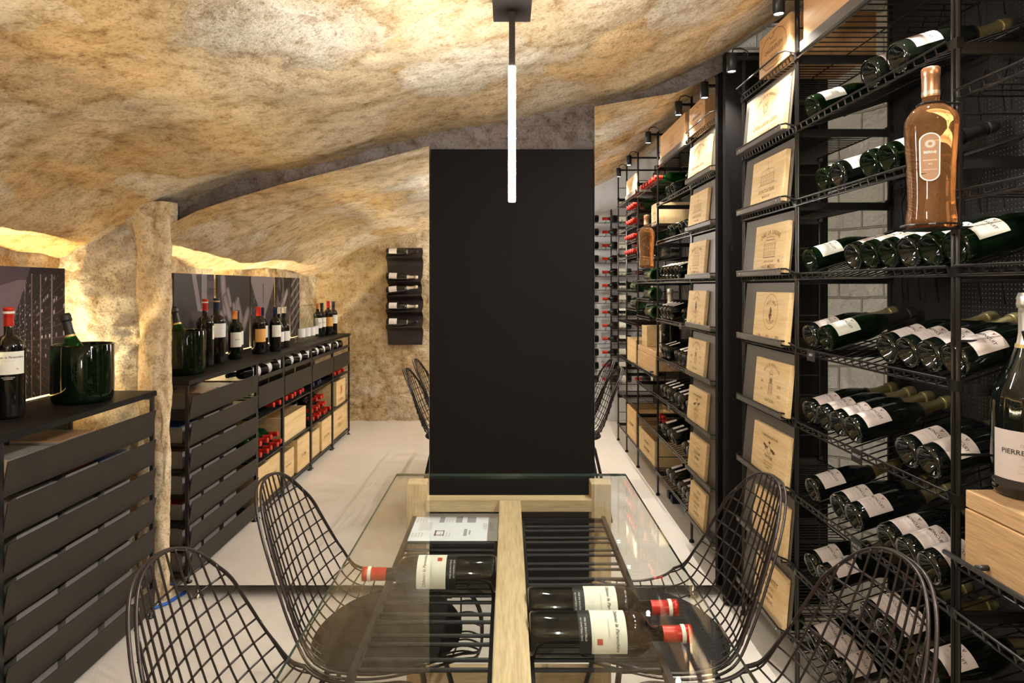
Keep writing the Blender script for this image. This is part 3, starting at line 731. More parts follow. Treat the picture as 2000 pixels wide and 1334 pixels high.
names = {7: 'monogram and script lettering', 6: 'a mansion with two rows of windows', 5: 'arched lettering over a wide mansion', 4: 'a coat of arms inside a circle', 3: 'a small tower between dates', 2: 'a double headed eagle', 1: 'faded lettering behind the right chair', 0: 'large worn capitals, the lowest one'}
ylr = {7: (2.175, 2.51), 6: (2.18, 2.472), 5: (2.165, 2.443), 4: (2.155, 2.445), 3: (2.15, 2.442), 2: (2.16, 2.463), 1: (2.175, 2.455), 0: (2.185, 2.44)}
for k in range(8):
    L_ = LV[k]+.012
    t = thing('display_panel', 'grey metal panel carrying a crate end branded with '+names[k] if k not in (0, 1) else 'grey metal panel with crate end bearing '+names[k], 'display panel', (FX-.022, 0, L_), 'crate end panels stacked at the rack end')
    lean = .02
    MB().add([(.006, PB+.02, 0), (.006, PA-.03, 0), (.006+lean, PA-.03, .225), (.006+lean, PB+.02, .225), (.008, PB+.02, 0), (.008, PA-.03, 0), (.008+lean, PA-.03, .225), (.008+lean, PB+.02, .225)],
             [(0, 1, 2, 3), (7, 6, 5, 4), (0, 4, 5, 1), (1, 5, 6, 2), (2, 6, 7, 3), (3, 7, 4, 0)]).obj('sheet', M['greypanel'], t)
    MB().box(-.024, -.022, PB+.03, PA-.04, -.003, .019).box(-.024, .007, PB+.03, PA-.04, -.004, -.002).obj('lip', M['greypanel'], t)
    rv = MB()
    for yy in (PB+.06, PA-.08): rv.lathe([(0, .003), (.003, .002), (.004, 0)], 8)
    y0, y1 = ylr[k]
    w_ = MB().box(-.018, -.001, y0, y1, 0, .186); o = w_.obj('crate_end', M['pine'], t, bevel=.001)
    o.rotation_euler = (0, math.atan(lean/.225), 0); o.location = (.0055, 0, .003)
    mb = MB(); art(k, mb, plate_map(-.0186, (y0+y1)/2, .0)); mb.obj('branded_lettering', M['ink'], o)
    b2 = MB()
    for yy in (PB+.06, PA-.08):
        for zz in (.008,): b2.box(-.0262, -.0238, yy-.003, yy+.003, zz-.003, zz+.003)
    b2.obj('rivets', M['chrome'], t)

# ------------------------------------------------------------------ wooden crates
def crate(label, loc, size, matn='pine', open_top=False, group=None, text=(), face='x', wall=.009, ink='ink', name='wooden_crate'):
    """size: x depth, y width, z height; text branded on the -x face (face 'x'), the +x face ('X')"""
    t = thing(name, label, 'crate', loc, group); a, b, c = size; x0, x1, y0, y1 = -a/2, a/2, -b/2, b/2
    m_ = M[matn]
    box(x0, x0+wall, y0, y1, 0, c).obj('side_panel', m_, t, bevel=.001); box(x1-wall, x1, y0, y1, 0, c).obj('side_panel', m_, t, bevel=.001)
    box(x0+wall+.0004, x1-wall-.0004, y0, y0+wall, .001, c-.001).obj('end_panel', m_, t); box(x0+wall+.0004, x1-wall-.0004, y1-wall, y1, .001, c-.001).obj('end_panel', m_, t)
    box(x0+wall+.0004, x1-wall-.0004, y0+wall+.0004, y1-wall-.0004, .0005, .007).obj('bottom', m_, t)
    if not open_top: box(x0+wall+.0004, x1-wall-.0004, y0+wall+.0004, y1-wall-.0004, c-.010, c-.002).obj('lid', m_, t)
    if text:
        mb = MB()
        P = (lambda u, v: (x0-.0006, -u, v)) if face == 'x' else (lambda u, v: (x1+.0006, u, v))
        for (tx, s, u, v, kw) in text: flat_text(mb, tx, s, u, v, P, bold=.004, **kw)
        mb.obj('branded_lettering', M[ink], t)
        return t, mb, P
    return t
# branded crate at the very top of the end bay
tc_ = thing('wooden_crate', 'warm brown branded wooden crate at the very top of the rack end', 'crate', (FX-.0175, 2.29, LV[8]+.0145))
box(0, .012, -.134, .13, 0, .150).obj('side_panel', M['pineD'], tc_, bevel=.001); box(.29, .302, -.134, .13, 0, .150).obj('side_panel', M['pineD'], tc_)
box(.0125, .2895, -.134, -.122, 0, .150).obj('end_panel', M['pineD'], tc_); box(.0125, .2895, .118, .13, 0, .150).obj('end_panel', M['pineD'], tc_); box(.0125, .2895, -.1215, .1175, .002, .01).obj('bottom', M['pineD'], tc_); box(.0125, .2895, -.1215, .1175, .14, .148).obj('lid', M['pineD'], tc_)
mb = MB(); Pm = plate_map(-.0006, 0, 0)
flat_text(mb, 'CHATEAU', .012, 0, .098, Pm); flat_text(mb, 'CHASSE-SPLEEN', .024, 0, .075, Pm, bold=.012, sx=.9); flat_text(mb, 'MOULIS', .015, 0, .050, Pm); flat_text(mb, '2005', .010, -.105, .135, Pm); flat_text(mb, 'G.F.S.', .010, .03, .02, Pm)
flat_text(mb, 'MS', .013, 0, .132, Pm)
ov = [(-.105, .04), (-.112, .075), (-.10, .105), (-.07, .125), (-.035, .13), (-.028, .12), (-.018, .118), (0, .122), (.012, .135), (.04, .137), (.075, .125), (.10, .10), (.108, .07), (.098, .04), (.06, .015), (0, .008), (-.07, .012), (-.105, .04)]
draw_lines(mb, [(*ov[i], *ov[i+1]) for i in range(len(ov)-1)], Pm, .0028)
mb.obj('branded_lettering', M['ink'], tc_)
# long boards on the top shelf of the other bays
for (y0, y1, lb, hh) in ((1.50, 2.065, 'long honey coloured wooden board along the rack top', .165), (.36, .745, 'short wooden board on the rack top beyond the picture, reflected', .14)):
    t = thing('top_board', lb, 'board', (FX-.018, 0, LV[8] if y0 > 1 else 2.13), 'wooden boards on top of the rack')
    o = box(.004, .018, y0, y1, .012, hh+.012).obj('wooden_face', M['pineD'] if y0 > 1 else M['pine'], t, bevel=.001)
    MB().box(-.004, .0035, y0-.01, y1+.01, -.004, .026).box(-.004, .02, y0-.01, y1+.01, -.008, -.004).obj('lip', M['greypanel'], t)
    mb = MB(); PP = plate_map(.0034, (y0+y1)/2, .012); draw_lines(mb, house(0, .06, .09, .03, .01, 5, 1), PP); flat_text(mb, 'MARGAUX', .016, 0, .045, PP); mb.obj('branded_lettering', M['ink'], o)

# ------------------------------------------------------------------ champagne bottles in the bottle bay
ca, sa = math.cos(math.radians(17)), math.sin(math.radians(17))
def zy(x): return 1209/(x-992)
rows = {7: [1580, 1692, 1744], 6: [1601, 1629, 1690, 1726], 5: [1575, 1658, 1690, 1726, 1765, 1808, 1850], 4: [1575, 1604, 1724, 1762, 1803, 1849], 3: [1575, 1602, 1628, 1658, 1762, 1804],
        2: [1580, 1630, 1660, 1724, 1762, 1804], 1: [1578, 1604, 1688, 1720, 1804], 0: [1578, 1604, 1632, 1700, 1735]}
ordn = ['first', 'second', 'third', 'fourth', 'fifth', 'sixth', 'seventh', 'eighth']
lvn = {7: 'top', 6: 'second', 5: 'third', 4: 'fourth', 3: 'fifth', 2: 'sixth', 1: 'seventh', 0: 'lowest'}
for k, xs in rows.items():
    last = None; ys = []
    for x in xs:
        y = zy(x)
        if last is not None: y = min(y, last-.0834)
        last = y; ys.append(y)
    for i, y in enumerate(ys):
        pr = PC2 if (k in (5, 6) and i % 3 != 1) or (k == 4 and i == 1) else PC
        if k == 7: pr = PC2 if i == 0 else PC
        X0 = FX+.006; h0 = LV[k]+.0415*1.04+.009
        put(pr, f'champagne bottle in the open rack bay, {lvn[k]} shelf, {ordn[i]} from the far left', (X0, y, h0), (ca, 0, sa), (-.25+.12*random.random(), -.55+.2*random.random(), .8), f'champagne bottles on the {lvn[k]} rack shelf')
# chalk tags hung on shelf fronts
for (x, k, tx, lb) in ((1597, 4, ['BRUT'], 'small black chalk tag on the fourth shelf front'), (1688, 3, ['MONCUIT'], 'small black chalk tag on the fifth shelf front'), (1687, 2, ['BLANC DE', 'BLANCS'], 'black chalk tag with two lines on the sixth shelf front')):
    t = thing('chalk_tag', lb, 'tag', (FX-.021, zy(x), LV[k]), 'chalk tags on the rack shelves')
    hh = .02 if len(tx) == 1 else .028
    MB().box(-.0015, .0005, -.026, .026, -hh, .016).obj('board', M['blackmetal'], t)
    mb = MB()
    for i, s_ in enumerate(tx): flat_text(mb, s_, .011, 0, -.0-.014*i, lambda u, v: (-.0018, -u, v), shear=.15, sx=.8)
    mb.obj('chalk_lettering', M['chalk'], t)

# ------------------------------------------------------------------ rose bottle in its wire holder
rs = thing('rose_bottle', 'tall square shouldered rose wine bottle with copper cap in a wire holder', 'bottle', (.936, 1.36, 1.529))
def sq(a, z):
    k = 0 if z > .262 else 1 if z < .245 else (.262-z)/.017
    c, s = abs(math.cos(a+.3)), abs(math.sin(a+.3)); q = 1/((c**5+s**5)**.2)
    return 1+(q-1)*k*.55
prf = [(0, .012), (.03, .008), (.04, 0), (.0445, .004), (.0455, .02), (.0425, .045), (.0418, .08), (.044, .14), (.047, .19), (.0488, .225), (.0465, .245), (.037, .262), (.024, .272), (.0165, .281), (.0155, .30), (.0155, .34), (0, .341)]
MB().lathe(prf, 48, shape=sq).obj('glass_body', M['rose'], rs, True)
MB().lathe([(.0172, .290), (.0172, .335), (.0182, .336), (.0182, .352), (.016, .355), (0, .355)], 28).obj('capsule', M['copper'], rs, True)
MB().lathe([(.0176, .294), (.0176, .302)], 28).obj('capsule_band', M['silverfoil'], rs, True)
lb = MB(); nn = 40
def rr_(i):
    a = 2*PI*i/nn; x = .0165*math.cos(a); y = .0165*math.sin(a); return x, y+(.034 if math.sin(a) > 0 else -.034)
def onb(u, v):
    a = -PI/2-.62+u/.047; z = .15+v; r_ = .0462*sq(a, z)+.0012+ (z-.14)*.045*(1 if z > .14 else .6)
    return (r_*math.cos(a), r_*math.sin(a), z)
def onb2(u, v): p = onb(u, v); s = 1.012; return (p[0]*s, p[1]*s, p[2])
o1 = MB(); P1 = [rr_(i) for i in range(nn)]; o1.add([onb(*p) for p in P1]+[onb(0, .034), onb(0, -.034)], [(i, (i+1) % nn, nn if P1[i][1] > 0 else nn+1) for i in range(nn) if (P1[i][1] > 0) == (P1[(i+1) % nn][1] > 0)])
o1.add([onb(-.0165, .034), onb(0, .034), onb(.0165, .034), onb(-.0165, -.034), onb(0, -.034), onb(.0165, -.034)], [(0, 1, 4, 3), (1, 2, 5, 4)])
lo_ = o1.obj('label', M['mag4'], rs, True)
P2 = [(x*1.0, y) for x, y in P1]
o2 = MB(); draw_lines(o2, [(*P2[i], *P2[(i+1) % nn]) for i in range(nn)], onb2, .0022)
for i in range(24):
    a = 2*PI*i/24; draw_lines(o2, [(.004*math.cos(a), .028+.004*math.sin(a), .009*math.cos(a), .028+.009*math.sin(a))], onb2, .0007)
flat_text(o2, 'BERNE', .0075, 0, .010, onb2, bold=.01); flat_text(o2, 'INSPIRATION', .0040, 0, -.007, onb2); flat_text(o2, '2015', .0035, 0, -.015, onb2); flat_text(o2, 'COTES DE PROVENCE', .0024, 0, -.027, onb2)
o2.obj('label_print', M['cream'], lo_)
# holder, fixed to the rack post
hd = MB(); cx, cy = .936, 1.36
for zz, rr2 in ((1.535, .0565), (1.538+.265, .026)):
    ringp = [(cx+rr2*math.cos(a*2*PI/28), cy+rr2*math.sin(a*2*PI/28), zz) for a in range(28)]; hd.tube(ringp, .0022, 6, True)
    hd.tube([(cx+rr2*.9, cy-.012, zz), (FX-.012, cy-.012, zz), (FX-.012, PCz-.02, zz)], .0022, 6)
hd.tube([(FX-.012, cy-.01, 1.535), (FX-.012, cy-.01, 1.803)], .0035, 6); hd.box(cx-.045, cx+.045, cy-.045, cy+.045, 1.525, 1.5275)
hd.v = [(x-FX, y, z) for x, y, z in hd.v]
hd.obj('bottle_holder', M['rackwire'], rk)

# ------------------------------------------------------------------ drawer unit, big champagne bottle, things in the third bay
du = thing('drawer_unit', 'oak drawer box set in the rack below the large champagne bottle', 'drawer unit', (1.0, 1.06, .826))
box(.002, .32, -.285, .285, .093, .130).obj('top_board', M['oakwarm'], du, bevel=.001)
box(.012, .318, -.28, .28, .0, .0925).obj('carcass', M['oakwarm'], du)
dr = box(0, .0115, -.2845, .2845, -.028, .0895).obj('drawer_front', M['oakwarm'], du, bevel=.001)
MB().tube([(-.024, .22, -.012), (.0, .22, -.012)], .006, 10).obj('knob', M['blackmetal'], dr, True)
MB().tube([(-.034, -.30, -.012), (-.034, .30, -.012)], .0055, 10).obj('rail_bar', M['blackmetal'], du, True)
big = make_bottle('champagne_bottle', 'very large champagne bottle standing on the oak drawer box', 'bottle', R=.066, H=.43, kind='champagne', foil='silverfoil', foil_to=.315, lab='pink', labz=(.040, .143), labhalf=1.15,
                  prints=(('CHAMPAGNE', .0075, .114, 'greyp', 0, 0), ('PIERRE MONCUIT', .0145, .099, 'darkink', 0, 0), ('BLANC DE BLANCS', .0045, .088, 'greyp', 0, 0), ('BRUT', .006, .080, 'darkink', 0, 0), ('~ o ~ o ~', .012, .072, 'goldink', .2, 0), ('PROPRIETAIRE DE VIGNES', .0045, .057, 'greyp', 0, 0), ('GRAND CRU', .0045, .049, 'darkink', 0, 0)), collar='goldink', nr=.018)
big.location = (1.11, 1.308, .957); big.rotation_euler = (0, 0, -.58)
ft = patch(.0666, .0225, .0398, 1.15).obj('lower_label', M['darkink'], big, True)
em = MB(); EP = cylmap(.0672, 0); em.add([EP(*p) for p in ((-.016, .138), (-.004, .134), (0, .137), (.004, .134), (.016, .138), (.005, .127), (0, .121), (-.005, .127))], [(0, 1, 7), (1, 2, 3, 5, 6, 7), (3, 4, 5)])
em.obj('emblem', M['ink'], big)
nk = MB(); NP = cylmap(.046, .298); nk.add([NP(*p) for p in ((-.03, -.004), (-.024, .012), (.024, .012), (.03, -.004), (.022, -.014), (-.022, -.014))], [(0, 1, 2, 3, 4, 5)]); 
for v in range(len(nk.v)):
    pass
nk2 = patch(.0385, .262, .285, .9); 
crate('pale wooden crate high in the third bay at the right picture edge', (1.19, 1.09, 1.836), (.27, .20, .16), 'pine', group=None, text=(('CHATEAU', .02, 0, .09, {}), ('MOULIS', .014, 0, .05, {})))
PG = proto('wine_bottle', 'x', 'bottle', R=.046, H=.34, kind='bordeaux', glass='midgreen', foil='redcap', lab=None)
PD_ = proto('wine_bottle', 'x', 'bottle', R=.038, H=.30, kind='bordeaux', glass='redwine', foil='redcap', lab='cream', labz=(.06, .14), labhalf=1.2, n=20)
PGs = proto('wine_bottle', 'x', 'bottle', R=.038, H=.30, kind='bordeaux', glass='greenglass', foil='redcap', lab=None, n=20)
PBl = proto('wine_bottle', 'x', 'bottle', R=.038, H=.30, kind='bordeaux', glass='redwine', foil='bluecap', lab='white', labz=(.06, .14), labhalf=1.2, n=20)
PW2 = proto('wine_bottle', 'x', 'bottle', R=.0375, H=.30, kind='bordeaux', glass='redwine', foil='blackfoil', lab='white', labz=(.07, .13), labhalf=1.6, n=20)
# large bottles lying lengthways in the third and fourth bays (seen in the mirror)
for i, (y, z) in enumerate([(1.13, 1.435), (1.13, 1.301), (1.15, 1.171), (.62, 1.361), (.62, 1.221)]):
    put(PG, ['large green bottle lying lengthways in the third bay, upper of the reflected ones', 'large green bottle lying lengthways in the third bay, middle one', 'large green bottle lying lengthways in the third bay, lowest one', 'large green bottle lying lengthways in the fourth bay, upper', 'large green bottle lying lengthways in the fourth bay, lower'][i],
        (1.06, y, z+.0475), (0, -1, 0), (-1, 0, .2), 'large green bottles lying lengthways')
for (L_, nb, kk) in ((2.0, 4, 0), (1.88, 4, 1), (1.76, 5, 2), (1.64, 5, 3)):
    for i in range(nb):
        put(PD_ if i % 3 else PGs, f'red capped bottle in the fourth bay, {ordn[kk]} row down, {ordn[i]} from its left', (1.27, .71-.082*i-.02*(kk % 2), L_+.043), (-1, 0, 0), (0, 0, 1), 'red capped bottles in the fourth bay')
for i in range(6):
    put(PGs, f'red capped bottle in the third bay high shelf, {ordn[i]} from the mirror side', (1.29, 1.33-.085*i, 2.10+.043), (-1, 0, 0), (0, 0, 1), 'bottles on the highest shelf of the third bay')
# upright dark bottles standing in the third bay
crate('pale wooden crate standing on the far end of the drawer box', (1.14, .87, .957), (.22, .17, .15), 'pine')
crate('long open wooden crate low in the third bay', (1.15, 1.07, .168), (.30, .50, .17), 'pine', open_top=True, text=(('CHATEAU', .03, 0, .11, {}), ('MONTROSE', .03, 0, .06, {})))
crate('tall wooden crate in the fourth bay near the floor', (1.15, .53, .168), (.30, .36, .25), 'pine', open_top=True, text=(('MARGAUX', .03, 0, .12, {}),))
crate('small pale crate in the fourth bay at table height', (1.12, .53, .792), (.24, .34, .19), 'pine')
for i in range(4): put(PD_, f'wine bottle standing in the low open crate, {ordn[i]} from the mirror side', (1.15, 1.27-.09*i, .177), (-.1, 0, 1), (-1, 0, 0), 'bottles standing in the low open crate')
for i in range(2):
    g = thing('wine_glass', ['empty wine glass hanging upside down in the third bay, mirror side', 'empty wine glass hanging upside down in the third bay, far side'][i], 'glass', (1.19, .90-.11*i, 1.585), 'hanging wine glasses')
    MB().lathe([(.030, 0), (.038, .04), (.040, .07), (.030, .11), (.008, .13), (.0035, .14)], 24).obj('bowl', M['stemglass'], g, True)
    MB().lathe([(.0035, .14), (.003, .20), (.006, .222), (.03, .2235), (.031, .2245), (0, .2245)], 24).obj('stem', M['stemglass'], g, True)
    MB().tube([(-.03, .0, .2263), (.03, .0, .2263)], .0016).obj('hanging_rail', M['rackwire'], g)
# second bay low floor boxes, small blue box at the rack foot
for i, y in enumerate((1.50, 1.41)):
    t = box(1.06, 1.12, y, y+.05, 0, .045).obj('small_box', M['bluecap']); tag(t, ['small blue box on the floor under the rack, nearer the mirror', 'small blue box on the floor under the rack, farther from the mirror'][i], 'box', 'small blue boxes')
PR1 = put(PGs, 'green bottle with red capsule lying under the lowest crate end panel', (1.03, 2.20, LV[0]+.045), (0, 1, 0), (-1, 0, .2), None)

# ------------------------------------------------------------------ wall rack of lying bottles at the back (seen in the mirror)
wr = thing('wall_wine_rack', 'black wall rack of lying bottles on the pale back wall, reflected', 'rack', (1.2, BACK_Y+.06, 0))
for x in (-.60, -.13, .36): MB().box(x-.006, x+.006, -.03, -.018, .3, 2.2).obj('upright', M['blackmetal'], wr)
br = MB()
for r_ in range(13):
    z = .42+.137*r_
    for x in (-.53, -.35, -.20, -.04, .13, .30):
        br.tube([(x, -.02, z-.012), (x, .05, z-.012), (x, .085, z-.003), (x, .095, z+.02)], .003, 5)
    br.tube([(-.62, .09, z-.014), (.38, .09, z-.014)], .003, 5)
br.obj('bottle_arms', M['blackmetal'], wr)
for r_ in range(13):
    z = .42+.137*r_+.034
    for c_ in range(3):
        put(PD_, f'bottle lying in the back wall rack, row {ordn[r_] if r_ < 8 else str(r_+1)} from below, {["next to the corner", "middle column", "nearest the panel"][c_]}', (1.60-.335*c_, BACK_Y+.10, z), (-1, 0, 0), (0, 1, .2), 'bottles in the back wall rack')
# ------------------------------------------------------------------ wavy holder on the back stone wall (seen in the mirror)
wh = thing('wavy_bottle_holder', 'wavy black holder hung on the stone back wall, reflected', 'bottle holder', (-1.06, BACK_Y+.05, .80))
slots = [.90, .74, .60, .42, .25]
def wv(side):
    def f(u, v):
        z = v; d = .012
        for s_ in [.91, .66, .515, .355, .195]:
            q = (z-s_)/.05
            if -1.6 < q < 1: d += .075*math.exp(-((q+.1)*1.7)**2)
        w_ = .175+.012*math.sin(z*9)+.02*math.exp(-((z-.45)/.12)**2)
        return ((u-.5)*2*w_, d+.006*side+.004*math.sin(z*40), z)
    return f
a = grid(10, 120, wv(0)); b_ = grid(10, 120, wv(1)); a.add(b_.v, b_.f)
a.obj('wavy_sheet', M['felt'], wh, True)
PS = proto('champagne_bottle', 'x', 'bottle', lab='white', labz=(.03, .11), labhalf=1.0, foil='silverfoil', n=20, R=.038, H=.32)
PK = proto('champagne_bottle', 'x', 'bottle', lab='white', labz=(.03, .11), labhalf=1.0, foil='blackfoil', n=20, R=.038, H=.32, collar='goldink')
for i, (s_, pr) in enumerate([(.91, PK), (.66, PS), (.515, PS), (.355, PS), (.195, PK)]):
    put(pr, f'champagne bottle in the wavy wall holder, {ordn[i]} from the top', (-1.06-.175, BACK_Y+.05+.108, .80+s_+.045), (1, 0, .12*(i == 2)-.03*(i == 1)), (0, 1, .5), 'bottles in the wavy wall holder')

# ------------------------------------------------------------------ left cabinet run
CFX = -1.504; CBX = -1.87; CT = .957; CP = [2.619, 1.82, 1.385, .80, .22, -.34]
wt = thing('worktop', 'long black worktop running over the low cabinets on the left', 'worktop', (-1.68, 1.14, CT-.022))
box(CBX+1.68, CFX+1.68+.006, CP[5]-1.145, CP[0]-1.14+.004, 0, .022).obj('board', M['counter'], wt, bevel=.002)
def frame(t, y0, y1, levels=()):
    x0, x1 = CBX+.01-CFX, -.008
    m = MB()
    for yy in (y0+.008, y1-.008):
        for xx in (x0, x1): m.box(xx-.007, xx+.007, yy-.007, yy+.007, .03, CT-.0225)
        for zz in (.04, CT-.03): m.box(x0+.007, x1-.007, yy-.005, yy+.005, zz-.006, zz+.006)
    for zz in (.036, CT-.034): m.box(x0-.003, x0+.003, y0+.008, y1-.008, zz-.003, zz+.003)
    m.box(x1-.003, x1+.003, y0+.008, y1-.008, .033, .039)
    m.obj('frame', M['blackmetal'], t)
    for zz in levels: box(x0+.008, x1+.006, y0+.016, y1-.016, zz-.008, zz).obj('shelf', M['blackmetal'], t)
    for yy in (y0+.02, y1-.02):
        for xx in (x0+.0, x1):
            f = MB().lathe([(0, 0), (.016, 0), (.017, .005), (.006, .009), (.005, .0295), (0, .0295)], 12).obj('foot', M['blackmetal'], t, True); f.location = (xx, yy, 0)
# module one: slatted magazine cabinet
c1 = thing('slatted_cabinet', 'black cabinet with seven wide overlapping slats and magazines inside', 'cabinet', (CFX, 0, 0))
frame(c1, CP[1], CP[0])
for i in range(7):
    zt_ = .878-i*.1237
    MB().add([(-.004, CP[1]+.012, zt_-.110), (-.004, CP[0]-.014, zt_-.110), (.014, CP[0]-.014, zt_), (.014, CP[1]+.012, zt_), (-.007, CP[1]+.012, zt_-.110), (-.007, CP[0]-.014, zt_-.110), (.011, CP[0]-.014, zt_), (.011, CP[1]+.012, zt_)],
             [(0, 1, 2, 3), (7, 6, 5, 4), (0, 4, 5, 1), (1, 5, 6, 2), (2, 6, 7, 3), (3, 7, 4, 0)]).obj('slat', M['slat'], c1)
    box(CBX+.02-CFX, -.02, CP[1]+.02, CP[0]-.02, zt_-.112, zt_-.109).obj('tray', M['blackmetal'], c1)
box(CBX-CFX+.002, CBX-CFX+.006, CP[1]+.02, CP[0]-.02, .03, CT-.03).obj('back_panel', M['blackmetal'], c1)
mats = ['mag1', 'mag4', 'mag4', 'mag1', 'mag4', 'mag3', 'mag1', 'mag2', 'mag1', 'mag1', 'mag4']
mi = 0
for i in range(7):
    zt_ = .878-i*.1237-.109
    for j, yy in enumerate((2.05, 2.26, 2.46)):
        mn = mats[(i*3+j*2) % len(mats)]; col = {'mag1': 'pale', 'mag2': 'blue', 'mag3': 'red', 'mag4': 'brown'}[mn]
        if i == 0 and j == 2: continue
        m = thing('magazine', f'{col} magazine in the slatted cabinet, {ordn[i]} slot from the top, {["near", "middle", "mirror"][j]} side', 'magazine', (-1.665, yy, zt_+.001), 'magazines in the slatted cabinet', rz=.04*(j-1))
        bx_ = MB().box(-.10, .10, -.085, .085, 0, .074+.006*((i+j) % 3)).obj('pages', M['mag1'], m)
        MB().box(-.101, .0815, -.086, .086, .0745+.006*((i+j) % 3), .0775+.006*((i+j) % 3)).obj('cover', M[mn], m)
# modules two to five: bottle trays, drawers and crates
mods = [('black cabinet module beside the slatted one, green bottles inside', 1), ('third black cabinet module from the mirror', 2), ('fourth black cabinet module from the mirror', 3), ('last black cabinet module, farthest from the mirror', 4)]
for lb, k in mods:
    y0, y1 = CP[k+1], CP[k]
    t = thing('cabinet_module', lb, 'cabinet', (CFX, 0, 0), 'open cabinet modules under the worktop')
    frame(t, y0, y1, (.60, .335, .06))
    MB().box(-.33, .0, y0+.02, y1-.02, .828, .832).box(-.003, .0, y0+.02, y1-.02, .832, .856).obj('bottle_tray', M['blackmetal'], t)
    d = MB().box(-.003, .002, y0+.018, y1-.018, .665, .795).obj('drawer_front', M['slat'], t)
    MB().box(-.33, -.004, y0+.02, y1-.02, .665, .668).box(-.33, -.327, y0+.02, y1-.02, .668, .74).obj('drawer_tray', M['blackmetal'], t)
modn = {1: 'second module', 2: 'third module', 3: 'fourth module', 4: 'last module'}
for k in (1, 2, 3, 4):
    y0, y1 = CP[k+1], CP[k]
    for q, dy in enumerate((-.235, -.415) if k == 1 else (-.205, -.385, -.562) if k < 4 else (-.205, -.385)):
        put(PW2, f'dark bottle slanting in the top tray of the {modn[k]}, {ordn[q]} from the mirror side', (CFX-.045, y1+dy, .832+.039), (-.42, .91, 0), (.8, 0, .6), 'bottles lying in the top trays')
def row(k, n, shelf, pr, y_start, rowname, dy=.083, stack=0, X=-1.80):
    for i in range(n):
        y = y_start-dy*i+ (dy/2 if stack % 2 else 0)
        put(pr, f'bottle in the {modn[k]} of the low cabinets, {rowname}, {ordn[i]} from the mirror side', (X+.01*(i % 2), y, shelf+.0395+stack*.068), (1, 0, 0), (0, 0, 1), f'bottles in the {modn[k]} of the low cabinets')
row(1, 5, .335, PD_, 1.76, 'bottom row'); row(1, 4, .335, PGs, 1.72, 'upper row', stack=1); row(1, 2, .60, PGs, 1.55, 'upper shelf')
row(2, 5, .60, PD_, 1.32, 'upper shelf')
row(3, 3, .60, PBl, .74, 'upper shelf'); row(3, 6, .335, PD_, .74, 'bottom row'); row(3, 5, .335, PD_, .73, 'middle row', stack=1); row(3, 3, .335, PD_, .66, 'top row', stack=2)
row(4, 4, .60, PD_, .15, 'upper shelf')
def lcrate(lb, y, z, w_, h_, txt, op=True, dx=0, d_=.30, ink='ink'):
    crate(lb, (CFX-.17+dx, y, z), (d_, w_, h_), 'pine', open_top=op, text=tuple(txt), face='X', ink=ink)
lcrate('wooden crate on the bottom shelf of the second module, mirror side', 1.70, .0605, .18, .235, [('PAUILLAC', .02, 0, .10, {})], dx=.01)
lcrate('wooden crate on the bottom shelf of the second module, far side', 1.50, .0605, .20, .235, [('CHATEAU', .02, 0, .13, {}), ('2009', .03, 0, .08, {})])
lcrate('wooden crate on the middle shelf of the third module', 1.10, .3355, .45, .17, [])
lcrate('wooden crate on the bottom shelf of the third module, mirror side', 1.24, .0605, .22, .20, [('GRAND VIN', .02, 0, .10, {})])
lcrate('wooden crate on the bottom shelf of the third module, far side', .96, .0605, .27, .235, [('MEDOC', .03, 0, .1, {})], dx=.012)
lcrate('wooden crate on the bottom shelf of the fourth module, mirror side', .65, .0605, .22, .20, [])
lcrate('wooden crate on the bottom shelf of the fourth module, far side', .38, .0605, .27, .24, [('MARGAUX', .03, 0, .1, {})], dx=.012)
lcrate('wooden crate with a red stamp on the last module middle shelf', -.10, .3355, .30, .215, [('K', .12, 0, .12, {}), ('GRAND CRU', .025, 0, .04, {})], ink='redink')
lcrate('wooden crate on the bottom shelf of the last module', -.06, .0605, .50, .24, [('CHATEAU', .03, 0, .15, {}), ('6 BTS', .05, 0, .09, {})], op=False)

# light strip under the pictures
st = thing('light_strip', 'warm light strip along the wall behind the pictures', 'light strip', (-1.945, 1.2, .87))
box(-.010, .010, -1.5, 1.50, 0, .006).obj('channel', M['blackmetal'], st); box(-.007, .007, -1.49, 1.49, .0065, .009).obj('diffuser', M['strip'], st)
sv = thing('light_strip', 'added upright warm fill strip, unseen behind the picture edge nearest the mirror', 'light strip', (-1.90, 2.585, .99))  # added strip, itself out of sight, to brighten the stone return
box(-.008, .008, -.006, .0, 0, .42).obj('channel', M['blackmetal'], sv); box(-.006, .006, .0005, .003, .01, .41).obj('diffuser', M['edge_fill'], sv)

rl = thing('light_strip', 'added upright fill light strip, unseen behind the perforated rack back', 'light strip', (1.365, 2.05, .3))  # unseen strip added as fill for the white brick behind the rack
box(-.006, .0, -.01, .01, 0, 2.0).obj('channel', M['blackmetal'], rl); box(.0005, .003, -.006, .006, .01, 1.99).obj('diffuser', M['rack_fill'], rl)
